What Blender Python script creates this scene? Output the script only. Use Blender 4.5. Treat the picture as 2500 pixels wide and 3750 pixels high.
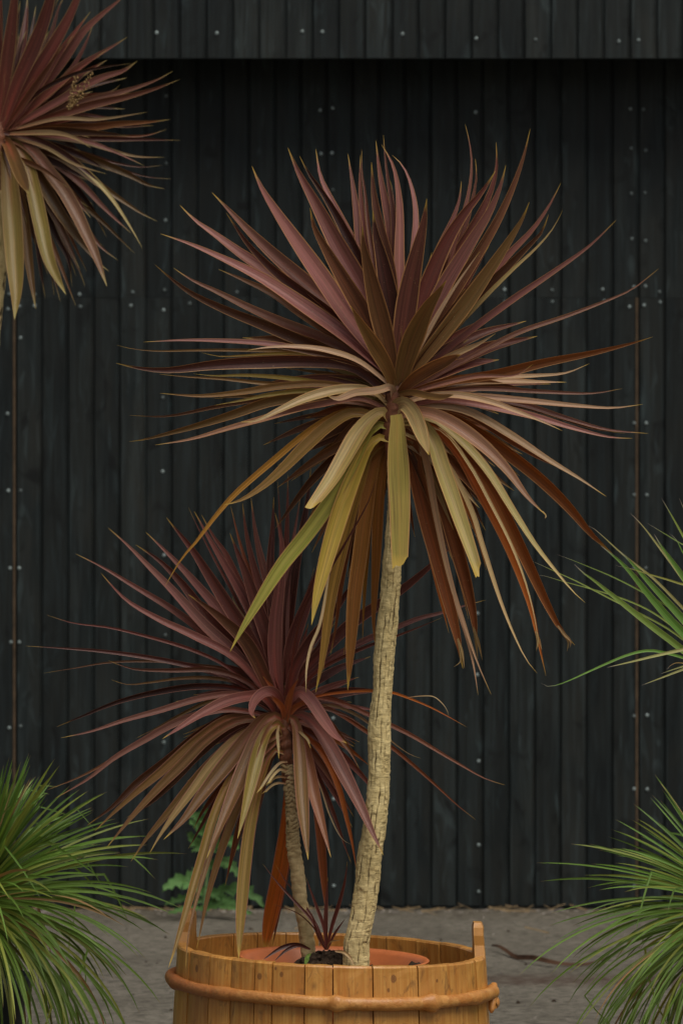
import bpy, bmesh, math, random
from mathutils import Vector, Matrix, noise

random.seed(7)
SC = bpy.context.scene
COL = SC.collection
for o in list(bpy.data.objects):
    bpy.data.objects.remove(o)

# ------------------------------------------------------------------ camera
FPX = 14660.0            # focal length in photograph pixels (2500 x 3750)
CAM_H = 1.29
cam = bpy.data.cameras.new('camera')
cam.sensor_fit = 'VERTICAL'
cam.sensor_height = 36.0
cam.sensor_width = 24.0
cam.lens = FPX / 3750.0 * 36.0
cam.clip_start = 0.1
cam.clip_end = 2000
cam.dof.use_dof = True
cam.dof.focus_distance = 8.15
cam.dof.aperture_fstop = 8.0
camo = bpy.data.objects.new('camera', cam)
camo.location = (0, 0, CAM_H)
camo.rotation_euler = (math.radians(90), 0, 0)
COL.objects.link(camo)
SC.camera = camo

# ------------------------------------------------------------------ light
SUN_EL, SUN_AZ = math.radians(60), math.radians(146)     # azimuth from +Y (view axis) clockwise: behind the camera, right
w = bpy.data.worlds.new('World')
SC.world = w
w.use_nodes = True
nt = w.node_tree
nt.nodes.clear()
wo = nt.nodes.new('ShaderNodeOutputWorld')
bg = nt.nodes.new('ShaderNodeBackground')
sky = nt.nodes.new('ShaderNodeTexSky')
sky.sky_type = 'NISHITA'
sky.sun_disc = False
sky.sun_elevation = SUN_EL
sky.sun_rotation = SUN_AZ
sky.air_density = 1.0
sky.dust_density = 4.0
sky.ozone_density = 1.0
hs = nt.nodes.new('ShaderNodeHueSaturation')
hs.inputs['Saturation'].default_value = 0.30
nt.links.new(sky.outputs[0], hs.inputs['Color'])
nt.links.new(hs.outputs[0], bg.inputs['Color'])
nt.links.new(bg.outputs[0], wo.inputs['Surface'])
bg.inputs['Strength'].default_value = 0.044
sun = bpy.data.lights.new('sun', 'SUN')
sun.energy = 1.5
sun.angle = math.radians(42)
sun.color = (1.0, 0.94, 0.83)
suno = bpy.data.objects.new('sun', sun)
sd = Vector((math.sin(SUN_AZ) * math.cos(SUN_EL), math.cos(SUN_AZ) * math.cos(SUN_EL), math.sin(SUN_EL)))
suno.rotation_euler = sd.to_track_quat('Z', 'Y').to_euler()
suno.location = (0, -5, 10)
COL.objects.link(suno)
SC.view_settings.view_transform = 'Standard'
SC.view_settings.look = 'None'
SC.view_settings.gamma = 1.0
SC.view_settings.use_curve_mapping = False
SC.view_settings.exposure = 0.64
SC.render.film_transparent = False
SC.cycles.use_denoising = True
SC.cycles.max_bounces = 4
SC.cycles.use_adaptive_sampling = True
SC.cycles.adaptive_threshold = 0.015
SC.cycles.transparent_max_bounces = 4

# ------------------------------------------------------------------ helpers
def px(x, y, d):
    """photograph pixel + distance -> world point"""
    return Vector(((x - 1250.0) * d / FPX, d, CAM_H - (y - 1875.0) * d / FPX))

def link(name, me, mat=None, parent=None):
    o = bpy.data.objects.new(name, me)
    COL.objects.link(o)
    if mat is not None and me is not None and len(me.materials) == 0:
        me.materials.append(mat)
    if parent is not None:
        o.parent = parent
        o.matrix_parent_inverse = Matrix.Translation(-Vector(parent.location)) if parent.parent is None else parent.matrix_parent_inverse @ Matrix.Identity(4)
        if parent.parent is not None:
            o.matrix_parent_inverse = Matrix.Identity(4)
    return o

def thing(name, label, cat, loc=(0, 0, 0), group=None):
    o = bpy.data.objects.new(name, None)
    o.empty_display_size = 0.1
    o.location = loc
    o['label'] = label
    o['category'] = cat
    if group:
        o['group'] = group
    COL.objects.link(o)
    return o

def tag(o, label, cat, group=None):
    o['label'] = label
    o['category'] = cat
    if group:
        o['group'] = group
    return o

def mesh(name, vs, fs, smooth=True, uv=None):
    me = bpy.data.meshes.new(name)
    me.from_pydata([tuple(v) for v in vs], [], fs)
    if smooth:
        me.polygons.foreach_set('use_smooth', [True] * len(me.polygons))
    if uv is not None:
        l = me.uv_layers.new(name='UVMap')
        for lp in me.loops:
            l.data[lp.index].uv = uv[lp.vertex_index]
    me.update()
    return me

class N:
    """tiny node-tree writer"""
    def __init__(self, name):
        self.m = bpy.data.materials.new(name)
        self.m.use_nodes = True
        self.t = self.m.node_tree
        self.t.nodes.clear()
        self.out = self.t.nodes.new('ShaderNodeOutputMaterial')
    def new(self, ty, **kw):
        n = self.t.nodes.new(ty)
        for k, v in kw.items():
            setattr(n, k, v)
        return n
    def set(self, sock, v):
        if hasattr(v, 'links') or isinstance(v, bpy.types.NodeSocket):
            self.t.links.new(v, sock)
        else:
            if isinstance(v, tuple) and len(v) == 3 and sock.type == 'RGBA':
                v = v + (1,)
            sock.default_value = v
    def math(self, op, a, b=0.0, c=None, clamp=False):
        n = self.new('ShaderNodeMath', operation=op)
        n.use_clamp = clamp
        self.set(n.inputs[0], a); self.set(n.inputs[1], b)
        if c is not None:
            self.set(n.inputs[2], c)
        return n.outputs[0]
    def vmath(self, op, a, b):
        n = self.new('ShaderNodeVectorMath', operation=op)
        self.set(n.inputs[0], a); self.set(n.inputs[1], b)
        return n.outputs[0]
    def comb(self, x, y, z):
        n = self.new('ShaderNodeCombineXYZ')
        for i, v in enumerate((x, y, z)):
            self.set(n.inputs[i], v)
        return n.outputs[0]
    def mix(self, f, a, b, blend='MIX'):
        n = self.new('ShaderNodeMix', data_type='RGBA', blend_type=blend)
        n.clamp_factor = True
        self.set(n.inputs[0], f); self.set(n.inputs[6], a); self.set(n.inputs[7], b)
        return n.outputs[2]
    def noise(self, vec, scale=5.0, detail=3.0, rough=0.5, dist=0.0):
        n = self.new('ShaderNodeTexNoise')
        if vec is not None:
            self.set(n.inputs['Vector'], vec)
        n.inputs['Scale'].default_value = scale
        n.inputs['Detail'].default_value = detail
        n.inputs['Roughness'].default_value = rough
        n.inputs['Distortion'].default_value = dist
        return n.outputs[0]
    def ramp(self, f, stops):
        n = self.new('ShaderNodeValToRGB')
        el = n.color_ramp.elements
        while len(el) < len(stops):
            el.new(0.5)
        for e, (p, c) in zip(el, stops):
            e.position = p
            if not isinstance(c, tuple):
                c = (c, c, c)
            e.color = c + (1,)
        self.set(n.inputs[0], f)
        return n.outputs[0]
    def maprange(self, v, a, b, c=0.0, d=1.0):
        n = self.new('ShaderNodeMapRange')
        n.clamp = True
        for i, x in enumerate((v, a, b, c, d)):
            self.set(n.inputs[i], x)
        return n.outputs[0]
    def bump(self, h, strength=0.3, dist=0.01):
        n = self.new('ShaderNodeBump')
        n.inputs['Strength'].default_value = strength
        n.inputs['Distance'].default_value = dist
        self.set(n.inputs['Height'], h)
        return n.outputs[0]
    def principled(self, col, rough=0.5, spec=0.5, normal=None, metal=0.0, coat=0.0, coat_rough=0.2):
        n = self.new('ShaderNodeBsdfPrincipled')
        self.set(n.inputs['Base Color'], col)
        self.set(n.inputs['Roughness'], rough)
        self.set(n.inputs['Specular IOR Level'], spec)
        self.set(n.inputs['Metallic'], metal)
        n.inputs['Coat Weight'].default_value = coat
        n.inputs['Coat Roughness'].default_value = coat_rough
        if normal is not None:
            self.set(n.inputs['Normal'], normal)
        return n
    def done(self, shader):
        self.t.links.new(shader, self.out.inputs['Surface'])
        return self.m
    def obj_info(self):
        return self.new('ShaderNodeObjectInfo')
    def coord(self, which='Object'):
        return self.new('ShaderNodeTexCoord').outputs[which]
    def sep(self, v):
        n = self.new('ShaderNodeSeparateXYZ')
        self.set(n.inputs[0], v)
        return n.outputs
    def pos(self):
        return self.new('ShaderNodeNewGeometry').outputs['Position']

# ------------------------------------------------------------------ materials
def mat_board():
    n = N('dark_stained_timber')
    oi = n.obj_info()
    p = n.pos()
    x, y, z = n.sep(p)[:3]
    r = n.math('MULTIPLY', oi.outputs['Random'], 37.0)
    gv = n.comb(n.math('ADD', n.math('MULTIPLY', x, 60.0), r), 0.0, n.math('MULTIPLY', z, 2.2))
    grain = n.noise(gv, 1.0, 5.0, 0.62, 1.2)
    bl = n.noise(n.comb(n.math('ADD', n.math('MULTIPLY', x, 9.0), r), 0.0, n.math('MULTIPLY', z, 2.6)), 1.0, 3.0, 0.6, 0.6)
    base = n.mix(n.ramp(bl, [(0.35, 0.0), (0.7, 1.0)]), (0.0085, 0.0112, 0.0116), (0.023, 0.0205, 0.0175))
    base = n.mix(n.ramp(grain, [(0.46, 0.0), (0.80, 0.8)]), base, (0.044, 0.050, 0.051))
    scuff = n.noise(n.comb(n.math('ADD', n.math('MULTIPLY', x, 22.0), r), 3.0, n.math('MULTIPLY', z, 4.5)), 1.0, 2.0, 0.5, 1.6)
    base = n.mix(n.ramp(scuff, [(0.60, 0.0), (0.76, 0.6)]), base, (0.060, 0.070, 0.072))
    dark = n.noise(n.comb(n.math('ADD', n.math('MULTIPLY', x, 14.0), r), 9.0, n.math('MULTIPLY', z, 9.0)), 1.0, 2.0, 0.5, 0.8)
    base = n.mix(n.ramp(dark, [(0.60, 0.0), (0.72, 0.85)]), base, (0.004, 0.0045, 0.0045))
    base = n.mix(1.0, base, n.ramp(oi.outputs['Random'], [(0.0, (0.40, 0.55, 0.58)), (1.0, (0.86, 1.04, 1.05))]), 'MULTIPLY')
    nm = n.bump(grain, 0.25, 0.003)
    return n.done(n.principled(base, n.ramp(grain, [(0.3, 0.5), (0.8, 0.66)]), 0.28, nm).outputs[0])

def mat_simple(name, col, rough=0.6, spec=0.3, var=0.25, scale=40, bump=0.0, metal=0.0):
    n = N(name)
    f = n.noise(n.coord('Object'), scale, 4.0, 0.6)
    c2 = tuple(c * (1 - var) for c in col)
    c3 = tuple(min(1, c * (1 + var)) for c in col)
    c = n.mix(n.ramp(f, [(0.3, 0.0), (0.7, 1.0)]), c2, c3)
    nm = n.bump(f, bump, 0.01) if bump else None
    return n.done(n.principled(c, rough, spec, nm, metal).outputs[0])

def mat_leaf(name, stripes=1.0, rough=0.36, spec=0.32, trans=0.14, edge=(0.50, 0.26, 0.10), tip=(0.48, 0.33, 0.06), tip_at=0.93, freck=0.35):
    n = N(name)
    oi = n.obj_info()
    uvn = n.new('ShaderNodeUVMap')
    u, v = n.sep(uvn.outputs[0])[:2]
    oc = oi.outputs['Color']
    r = n.math('MULTIPLY', oi.outputs['Random'], 91.0)
    st = n.noise(n.comb(n.math('ADD', n.math('MULTIPLY', u, 12.0), r), n.math('MULTIPLY', v, 1.2), r), 1.0, 3.0, 0.65)
    fine = n.noise(n.comb(n.math('ADD', n.math('MULTIPLY', u, 34.0), r), n.math('MULTIPLY', v, 2.0), r), 1.0, 2.0, 0.6)
    lo = n.mix(1.0, oc, (0.54, 0.50, 0.50), 'MULTIPLY')
    hi = n.mix(1.0, oc, (1.45, 1.45, 1.40), 'MULTIPLY')
    c = n.mix(n.ramp(st, [(0.32, 0.0), (0.68, 1.0)]), lo, hi)
    c = n.mix(n.math('MULTIPLY', n.ramp(fine, [(0.45, 0.0), (0.7, 1.0)]), 0.2 * stripes), c, n.mix(1.0, oc, (1.75, 1.7, 1.55), 'MULTIPLY'))
    # blotches along the blade
    bl = n.noise(n.comb(n.math('MULTIPLY', u, 2.0), n.math('ADD', n.math('MULTIPLY', v, 5.0), r), r), 1.0, 3.0, 0.6)
    c = n.mix(n.ramp(bl, [(0.4, 0.0), (0.75, 0.5)]), c, n.mix(1.0, oc, (0.9, 1.1, 0.75), 'MULTIPLY'))
    # freckles
    fk = n.noise(n.comb(n.math('MULTIPLY', u, 10.0), n.math('ADD', n.math('MULTIPLY', v, 90.0), r), r), 1.0, 1.0, 0.5)
    c = n.mix(n.ramp(fk, [(0.70, 0.0), (0.78, freck)]), c, (0.40, 0.30, 0.16))
    du = n.math('ABSOLUTE', n.math('SUBTRACT', u, 0.5))
    # midrib
    mr = n.maprange(du, 0.015, 0.06, 1.0, 0.0)
    c = n.mix(n.math('MULTIPLY', mr, 0.45), c, n.mix(1.0, oc, (1.5, 1.25, 1.15), 'MULTIPLY'))
    # red base (alpha of the object colour says how red)
    rb = n.math('MULTIPLY', n.maprange(v, 0.04, 0.42, 1.0, 0.0), oi.outputs['Alpha'])
    rb = n.math('MULTIPLY', rb, n.math('ADD', n.math('MULTIPLY', n.maprange(du, 0.02, 0.24, 1.0, 0.0), 0.75), 0.25))
    c = n.mix(rb, c, (0.34, 0.060, 0.035))
    # pale edge, dry tip
    ed = n.math('MULTIPLY', n.maprange(du, 0.43, 0.48, 0.0, 1.0), n.maprange(v, 0.15, 0.4, 0.3, 0.85))
    c = n.mix(ed, c, edge)
    tp = n.maprange(n.math('ADD', v, n.math('MULTIPLY', n.math('SUBTRACT', fine, 0.5), 0.06)), tip_at, 0.995, 0.0, 1.0)
    c = n.mix(tp, c, tip)
    nm = n.bump(n.math('ADD', n.math('MULTIPLY', st, 0.6), fine), 0.22, 0.002)
    pr = n.principled(c, n.math('ADD', rough - 0.08, n.math('MULTIPLY', fine, 0.2)), spec, nm)
    tr = n.new('ShaderNodeBsdfTranslucent')
    n.set(tr.inputs['Color'], n.mix(1.0, c, (1.9, 1.25, 0.8), 'MULTIPLY'))
    ms = n.new('ShaderNodeMixShader')
    ms.inputs[0].default_value = trans
    n.t.links.new(pr.outputs[0], ms.inputs[1])
    n.t.links.new(tr.outputs[0], ms.inputs[2])
    return n.done(ms.outputs[0])

def mat_wood():
    n = N('varnished_pine')
    oi = n.obj_info()
    p = n.coord('Object')
    uvn = n.new('ShaderNodeUVMap')
    u, v = n.sep(uvn.outputs[0])[:2]       # metres round / metres up
    r = n.math('MULTIPLY', oi.outputs['Random'], 53.0)
    gv = n.comb(n.math('ADD', n.math('MULTIPLY', u, 160.0), r), n.math('MULTIPLY', v, 5.0), r)
    g = n.noise(gv, 1.0, 3.0, 0.55, 0.8)
    big = n.noise(n.comb(n.math('ADD', n.math('MULTIPLY', u, 18.0), r), n.math('MULTIPLY', v, 6.0), r), 1.0, 3.0, 0.6, 0.5)
    c = n.mix(n.ramp(g, [(0.35, 0.0), (0.65, 1.0)]), (0.50, 0.205, 0.034), (0.67, 0.35, 0.085))
    c = n.mix(n.ramp(big, [(0.35, 0.0), (0.75, 0.7)]), c, (0.39, 0.145, 0.026))
    # knots
    vo = n.new('ShaderNodeTexVoronoi')
    n.set(vo.inputs['Vector'], n.comb(n.math('ADD', n.math('MULTIPLY', u, 15.0), r), n.math('MULTIPLY', v, 11.0), r))
    vo.inputs['Scale'].default_value = 1.0
    k = n.ramp(vo.outputs['Distance'], [(0.03, 0.8), (0.08, 0.3), (0.14, 0.0)])
    c = n.mix(k, c, (0.085, 0.028, 0.010))
    for (ku, kv, kr) in ((-.150, .366, .0075), (-.102, .372, .0055), (-.115, .3835, .004), (.1305, .362, .0085), (.1186, .340, .0045), (-.333, .368, .008), (.02, .262, .006), (-.21, .255, .007), (.235, .352, .004)):
        du_ = n.math('MULTIPLY', n.math('SUBTRACT', u, ku), 1.15 / kr)
        dv_ = n.math('MULTIPLY', n.math('SUBTRACT', v, kv), 0.85 / kr)
        q = n.math('SQRT', n.math('ADD', n.math('MULTIPLY', du_, du_), n.math('MULTIPLY', dv_, dv_)))
        q = n.math('ADD', q, n.math('MULTIPLY', n.math('SUBTRACT', g, 0.5), 0.5))
        c = n.mix(n.ramp(q, [(0.25, 0.75), (0.55, 0.55), (0.62, 0.95), (0.8, 0.3), (1.0, 0.0)]), c, (0.12, 0.040, 0.012))
    # grime and water marks
    gr = n.noise(n.comb(n.math('MULTIPLY', u, 40.0), n.math('MULTIPLY', v, 20.0), r), 1.0, 4.0, 0.65, 1.0)
    c = n.mix(n.ramp(gr, [(0.55, 0.0), (0.74, 0.75)]), c, (0.13, 0.058, 0.020))
    c = n.mix(1.0, c, n.ramp(oi.outputs['Random'], [(0.0, 0.78), (1.0, 1.12)]), 'MULTIPLY')
    nm = n.bump(g, 0.2, 0.002)
    return n.done(n.principled(c, 0.42, 0.45, nm, coat=0.18, coat_rough=0.25).outputs[0])

def mat_hoop():
    n = N('varnished_branch')
    p = n.coord('Object')
    x, y, z = n.sep(p)[:3]
    g = n.noise(p, 28.0, 4.0, 0.6, 1.0)
    c = n.mix(n.ramp(g, [(0.3, 0.0), (0.7, 1.0)]), (0.42, 0.155, 0.028), (0.58, 0.285, 0.08))
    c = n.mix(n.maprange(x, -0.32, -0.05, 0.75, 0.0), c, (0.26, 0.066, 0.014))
    f = n.noise(p, 110.0, 3.0, 0.6)
    c = n.mix(n.ramp(f, [(0.6, 0.0), (0.75, 0.5)]), c, (0.10, 0.04, 0.015))
    return n.done(n.principled(c, 0.46, 0.45, n.bump(n.math('ADD', g, f), 0.5, 0.004), coat=0.12, coat_rough=0.3).outputs[0])

def mat_bark(name, a, b, moss=0.0):
    n = N(name)
    p = n.pos()
    x, y, z = n.sep(p)[:3]
    v = n.comb(n.math('MULTIPLY', x, 60.0), n.math('MULTIPLY', y, 60.0), n.math('MULTIPLY', z, 30.0))
    g = n.noise(v, 1.0, 6.0, 0.7, 0.8)
    g2 = n.noise(n.comb(n.math('MULTIPLY', x, 60.0), n.math('MULTIPLY', y, 60.0), n.math('MULTIPLY', z, 330.0)), 1.0, 3.0, 0.6)
    big = n.noise(p, 14.0, 3.0, 0.6)
    c = n.mix(n.ramp(g, [(0.3, 0.0), (0.7, 1.0)]), a, b)
    c = n.mix(n.ramp(big, [(0.45, 0.0), (0.7, 0.5)]), c, tuple(q * 0.62 for q in a))
    c = n.mix(n.ramp(g2, [(0.6, 0.0), (0.72, 0.45)]), c, tuple(q * 0.4 for q in a))
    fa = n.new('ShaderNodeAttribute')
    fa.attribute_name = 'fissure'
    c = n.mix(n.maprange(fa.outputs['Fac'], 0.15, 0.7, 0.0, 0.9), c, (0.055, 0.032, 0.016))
    if moss:
        c = n.mix(n.math('MULTIPLY', n.maprange(z, 0.72, 0.40, 0.0, 1.0), n.ramp(big, [(0.35, 0.0), (0.65, moss)])), c, (0.15, 0.135, 0.04))
    nm = n.bump(n.math('ADD', g, n.math('MULTIPLY', g2, 0.6)), 0.55, 0.004)
    return n.done(n.principled(c, 0.85, 0.15, nm).outputs[0])

def mat_ground():
    n = N('old_concrete')
    p = n.pos()
    x, y, z = n.sep(p)[:3]
    a = n.noise(p, 2.2, 6.0, 0.65, 0.4)
    b = n.noise(p, 28.0, 6.0, 0.7)
    cc = n.noise(p, 160.0, 3.0, 0.7)
    c = n.mix(n.ramp(a, [(0.35, 0.0), (0.68, 1.0)]), (0.128, 0.114, 0.090), (0.20, 0.180, 0.146))
    c = n.mix(n.ramp(b, [(0.44, 0.0), (0.64, 0.9)]), c, (0.055, 0.048, 0.037))
    c = n.mix(n.ramp(cc, [(0.63, 0.0), (0.72, 0.7)]), c, (0.34, 0.33, 0.30))
    c = n.mix(n.ramp(n.noise(p, 75.0, 3.0, 0.6), [(0.64, 0.0), (0.74, 0.8)]), c, (0.035, 0.03, 0.025))
    # rusty run of dirt that crosses the yard
    st = n.math('ABSOLUTE', n.math('SUBTRACT', n.math('ADD', y, n.math('MULTIPLY', n.math('SUBTRACT', a, 0.5), 0.25)), 11.02))
    sm = n.math('MULTIPLY', n.maprange(st, 0.03, 0.16, 1.0, 0.0), n.math('MULTIPLY', n.maprange(x, 0.25, 0.45), n.ramp(b, [(0.35, 0.2), (0.6, 0.85)])))
    c = n.mix(sm, c, (0.058, 0.030, 0.020))
    # ground turns darker and browner towards the foot of the wall
    ft = n.math('MULTIPLY', n.maprange(y, 12.55, 12.97), n.ramp(b, [(0.3, 0.15), (0.65, 0.9)]))
    c = n.mix(ft, c, (0.060, 0.047, 0.030))
    h = n.math('ADD', n.math('MULTIPLY', b, 0.8), n.math('MULTIPLY', cc, 0.5))
    return n.done(n.principled(c, 0.88, 0.25, n.bump(h, 0.75, 0.012)).outputs[0])

M_BOARD = mat_board()
M_LEAF = mat_leaf('cordyline_leaf')
M_LEAF2 = mat_leaf('purple_cordyline_leaf', edge=(0.36, 0.16, 0.12), trans=0.14)
M_LEAF3 = mat_leaf('far_cordyline_leaf', edge=(0.30, 0.18, 0.08), trans=0.12, tip_at=0.90, tip=(0.30, 0.24, 0.08))
M_GRASS = mat_leaf('grass_blade', stripes=0.6, rough=0.42, spec=0.32, trans=0.22, edge=(0.16, 0.22, 0.07), tip=(0.22, 0.13, 0.06), tip_at=0.955, freck=0.0)
M_YUCCA = mat_leaf('yucca_blade', stripes=0.5, rough=0.5, spec=0.35, trans=0.25, edge=(0.30, 0.33, 0.12), tip=(0.42, 0.36, 0.32), tip_at=0.90)
M_WEED = mat_leaf('weed_leaf', stripes=0.2, rough=0.6, spec=0.3, trans=0.3, edge=(0.10, 0.17, 0.07), tip=(0.10, 0.17, 0.07), tip_at=0.99)
M_WOOD = mat_wood()
M_HOOP = mat_hoop()
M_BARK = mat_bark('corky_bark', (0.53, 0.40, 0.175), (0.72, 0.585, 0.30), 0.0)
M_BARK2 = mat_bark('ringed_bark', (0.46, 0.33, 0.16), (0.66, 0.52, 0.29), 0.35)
M_STEM = mat_simple('red_brown_stem', (0.16, 0.058, 0.028), 0.6, 0.3, 0.5, 60, 0.3)
def mat_nail():
    n = N('galvanised_screw')
    oi = n.obj_info()
    c = n.mix(oi.outputs['Random'], (0.09, 0.11, 0.11), (0.34, 0.41, 0.41))
    return n.done(n.principled(c, 0.5, 0.5, None, 0.4).outputs[0])
M_NAIL = mat_nail()
M_RAW = mat_simple('raw_brown_edge', (0.085, 0.058, 0.036), 0.8, 0.2, 0.4, 14)
M_GROUND = mat_ground()
M_POT = mat_simple('terracotta_plastic', (0.55, 0.155, 0.045), 0.42, 0.5, 0.12, 25, 0.05)
M_DARKPOT = mat_simple('dark_plastic_pot', (0.016, 0.022, 0.030), 0.5, 0.5, 0.3, 20)
M_SOIL = mat_simple('peaty_soil', (0.040, 0.027, 0.018), 0.95, 0.1, 0.6, 120, 0.8)
M_GRIT = mat_simple('grit', (0.17, 0.15, 0.13), 0.9, 0.2, 0.7, 30)
M_STRAW = mat_simple('dry_straw', (0.19, 0.135, 0.075), 0.9, 0.15, 0.5, 30)
M_DRY = mat_simple('dried_brown_leaf', (0.060, 0.028, 0.014), 0.7, 0.25, 0.4, 30)
M_SEED = mat_simple('golden_seed_head', (0.26, 0.16, 0.055), 0.5, 0.5, 0.5, 200)
M_WSTEM = mat_simple('weed_stem', (0.13, 0.21, 0.085), 0.6, 0.3, 0.3, 40)

# ------------------------------------------------------------------ ground
def build_ground():
    vs = [(-150, -150, 0), (150, -150, 0), (150, 150, 0), (-150, 150, 0)]
    g = link('ground', mesh('ground', vs, [(0, 1, 2, 3)], False), M_GROUND)
    g['kind'] = 'structure'
    rnd = random.Random(3)
    vs, fs = [], []
    def stone(x, y, r):
        b = len(vs)
        q = [(1, 0, 0), (-1, 0, 0), (0, 1, 0), (0, -1, 0), (0, 0, 0.8), (0, 0, -0.3)]
        a = rnd.random() * 6
        for (i, j, k) in q:
            s = r * rnd.uniform(0.6, 1.2)
            vs.append((x + s * (i * math.cos(a) - j * math.sin(a)), y + s * (i * math.sin(a) + j * math.cos(a)), max(0.0, k) * s * 0.8 + (0.0 if k >= 0 else -0.002)))
        for f in ((0, 2, 4), (2, 1, 4), (1, 3, 4), (3, 0, 4), (2, 0, 5), (1, 2, 5), (3, 1, 5), (0, 3, 5)):
            fs.append(tuple(b + t for t in f))
    for i in range(1500):
        y = rnd.uniform(8.7, 12.95)
        stone(rnd.uniform(-1.6, 1.6), y, 0.002 + 0.006 * rnd.random() ** 3)
    for i in range(500):
        stone(rnd.uniform(-1.8, 1.8), 12.96 - abs(rnd.gauss(0, 0.05)), 0.003 + 0.009 * rnd.random() ** 2)
    o = link('loose_grit', mesh('loose_grit', vs, fs, False), M_GRIT)
    o['kind'] = 'stuff'
    o['label'] = 'scattered grit and small stones on the grey yard'
    # dark crumbs and straw
    vs, fs = [], []
    for i in range(60):
        stone(rnd.uniform(-1.3, 1.3), rnd.uniform(9.3, 12.4), rnd.uniform(0.006, 0.012))
    o = link('soil_crumbs', mesh('soil_crumbs', vs, fs, False), M_SOIL)
    o['kind'] = 'stuff'
    o['label'] = 'dark soil crumbs scattered over the grey yard'
    vs, fs = [], []
    for i in range(120):
        x, y = rnd.uniform(-1.8, 1.8), 12.965 - abs(rnd.gauss(0, 0.04))
        if rnd.random() < 0.12:
            y = rnd.uniform(9.6, 12.8)
        a, L, r = rnd.uniform(0, 6.28), rnd.uniform(0.01, 0.06), rnd.uniform(0.0008, 0.003)
        h = rnd.uniform(0.003, 0.02)
        d = Vector((math.cos(a) * L, math.sin(a) * L * 0.4, 0))
        b = len(vs)
        c = Vector((x, y, 0.003))
        for q in (c - d, c + d + Vector((0, 0, h))):
            vs += [q + Vector((0, 0, r)), q + Vector((0, -r, -r)), q + Vector((0, r, -r))]
        fs += [(b, b + 1, b + 4, b + 3), (b + 1, b + 2, b + 5, b + 4), (b + 2, b, b + 3, b + 5)]
    o = link('straw_litter', mesh('straw_litter', vs, fs, False), M_STRAW)
    o['kind'] = 'stuff'
    o['label'] = 'dry straw and stem litter along the foot of the dark wall'
build_ground()

# ------------------------------------------------------------------ building
WALL_D, OVER_D = 13.0, 12.74
PITCH_L, X0_L = 94.85, 343.0
PITCH_U, X0_U = 96.9, 366.6
NAILS_U = [(17, 115), (360, 75), (498, 76), (694, 72), (740, 73), (924, 78), (1093, 88), (1229, 91), (1420, 95), (1465, 92)]
NAILS_L = [(1446.5, 250), (1476.5, 251), (1448.5, 340.5), (1481.5, 345), (1449, 444.5), (1480, 443), (1450, 548.5), (1481.5, 553), (1454.5, 659), (1481.5, 657.5),
 (1513, 670.5), (1383, 664.5), (1386.5, 691), (1444.5, 704.5), (1478, 701), (1515.5, 694), (1267, 666.5), (1267.5, 693), (1158, 693), (1158, 665), (1087, 654), (1091.5, 257.5),
 (382, 220), (735, 253), (764, 248), (737, 353), (762, 351), (764, 436), (382, 375), (380, 506), (378, 666), (431, 670), (436, 697), (376, 712), (305, 671), (301, 702),
 (183, 676), (185, 704), (22, 675), (19, 710), (46, 704), (80, 676), (80, 702), (544, 671), (48, 776), (374, 913), (374, 1083), (377, 1275), (380, 1459), (376, 1705),
 (18, 950), (20, 1127), (48, 1127), (24, 1305), (43, 1305), (26, 1475), (45, 1475), (22, 1672), (48, 1668), (1456, 972), (1483, 972), (1458, 1137), (1484, 1137), (1482, 1305),
 (1460, 1305), (1460, 1645), (1485, 1643), (1095, 1228), (1096, 1409), (1095, 1550), (1099, 1748), (1099, 1941), (1100, 2048), (1460, 1812), (1485, 1813), (1463, 2037), (1480, 2037), (765, 1650), (766, 1835), (766, 2035),
 (655, 676), (655, 700), (900, 672), (904, 698), (980, 668), (982, 696)]

def board_mesh(w, h, rnd):
    """vertical board, front towards -Y, left edge at x=0: chamfered face with a recessed tongue on the right"""
    g = 0.0095
    t = 0.020
    c = 0.0022
    pr = [(0.0, 0.010), (0.0, c), (c, 0.0), (w - g - c, 0.0), (w - g, c), (w - g, 0.011), (w + 0.0005, 0.011), (w + 0.0005, t), (0.0, t)]
    pr[0] = (0.001, 0.010)
    nz = 5
    vs, fs = [], []
    for k in range(nz + 1):
        z = h * k / nz
        for (x, y) in pr:
            vs.append((x + rnd.uniform(-0.0005, 0.0005), y + (rnd.uniform(-0.0008, 0.0008) if y < 0.005 else 0), z))
    m = len(pr)
    for k in range(nz):
        for i in range(m):
            j = (i + 1) % m
            fs.append((k * m + i, k * m + j, (k + 1) * m + j, (k + 1) * m + i))
    fs.append(tuple(range(m - 1, -1, -1)))
    fs.append(tuple(nz * m + i for i in range(m)))
    return mesh('board', vs, fs, False)

def nail_mesh():
    vs, fs = [], []
    for (r, y) in ((0.0057, 0.001), (0.0055, -0.0012), (0.0040, -0.0026), (0.0012, -0.0022)):
        for k in range(10):
            a = k * math.tau / 10
            vs.append((r * math.cos(a), y, r * math.sin(a)))
    for q in range(3):
        for k in range(10):
            j = (k + 1) % 10
            fs.append((q * 10 + k, q * 10 + j, q * 10 + 10 + j, q * 10 + 10 + k))
    fs.append(tuple(30 + k for k in range(10)))
    return mesh('screw', vs, fs)

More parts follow.
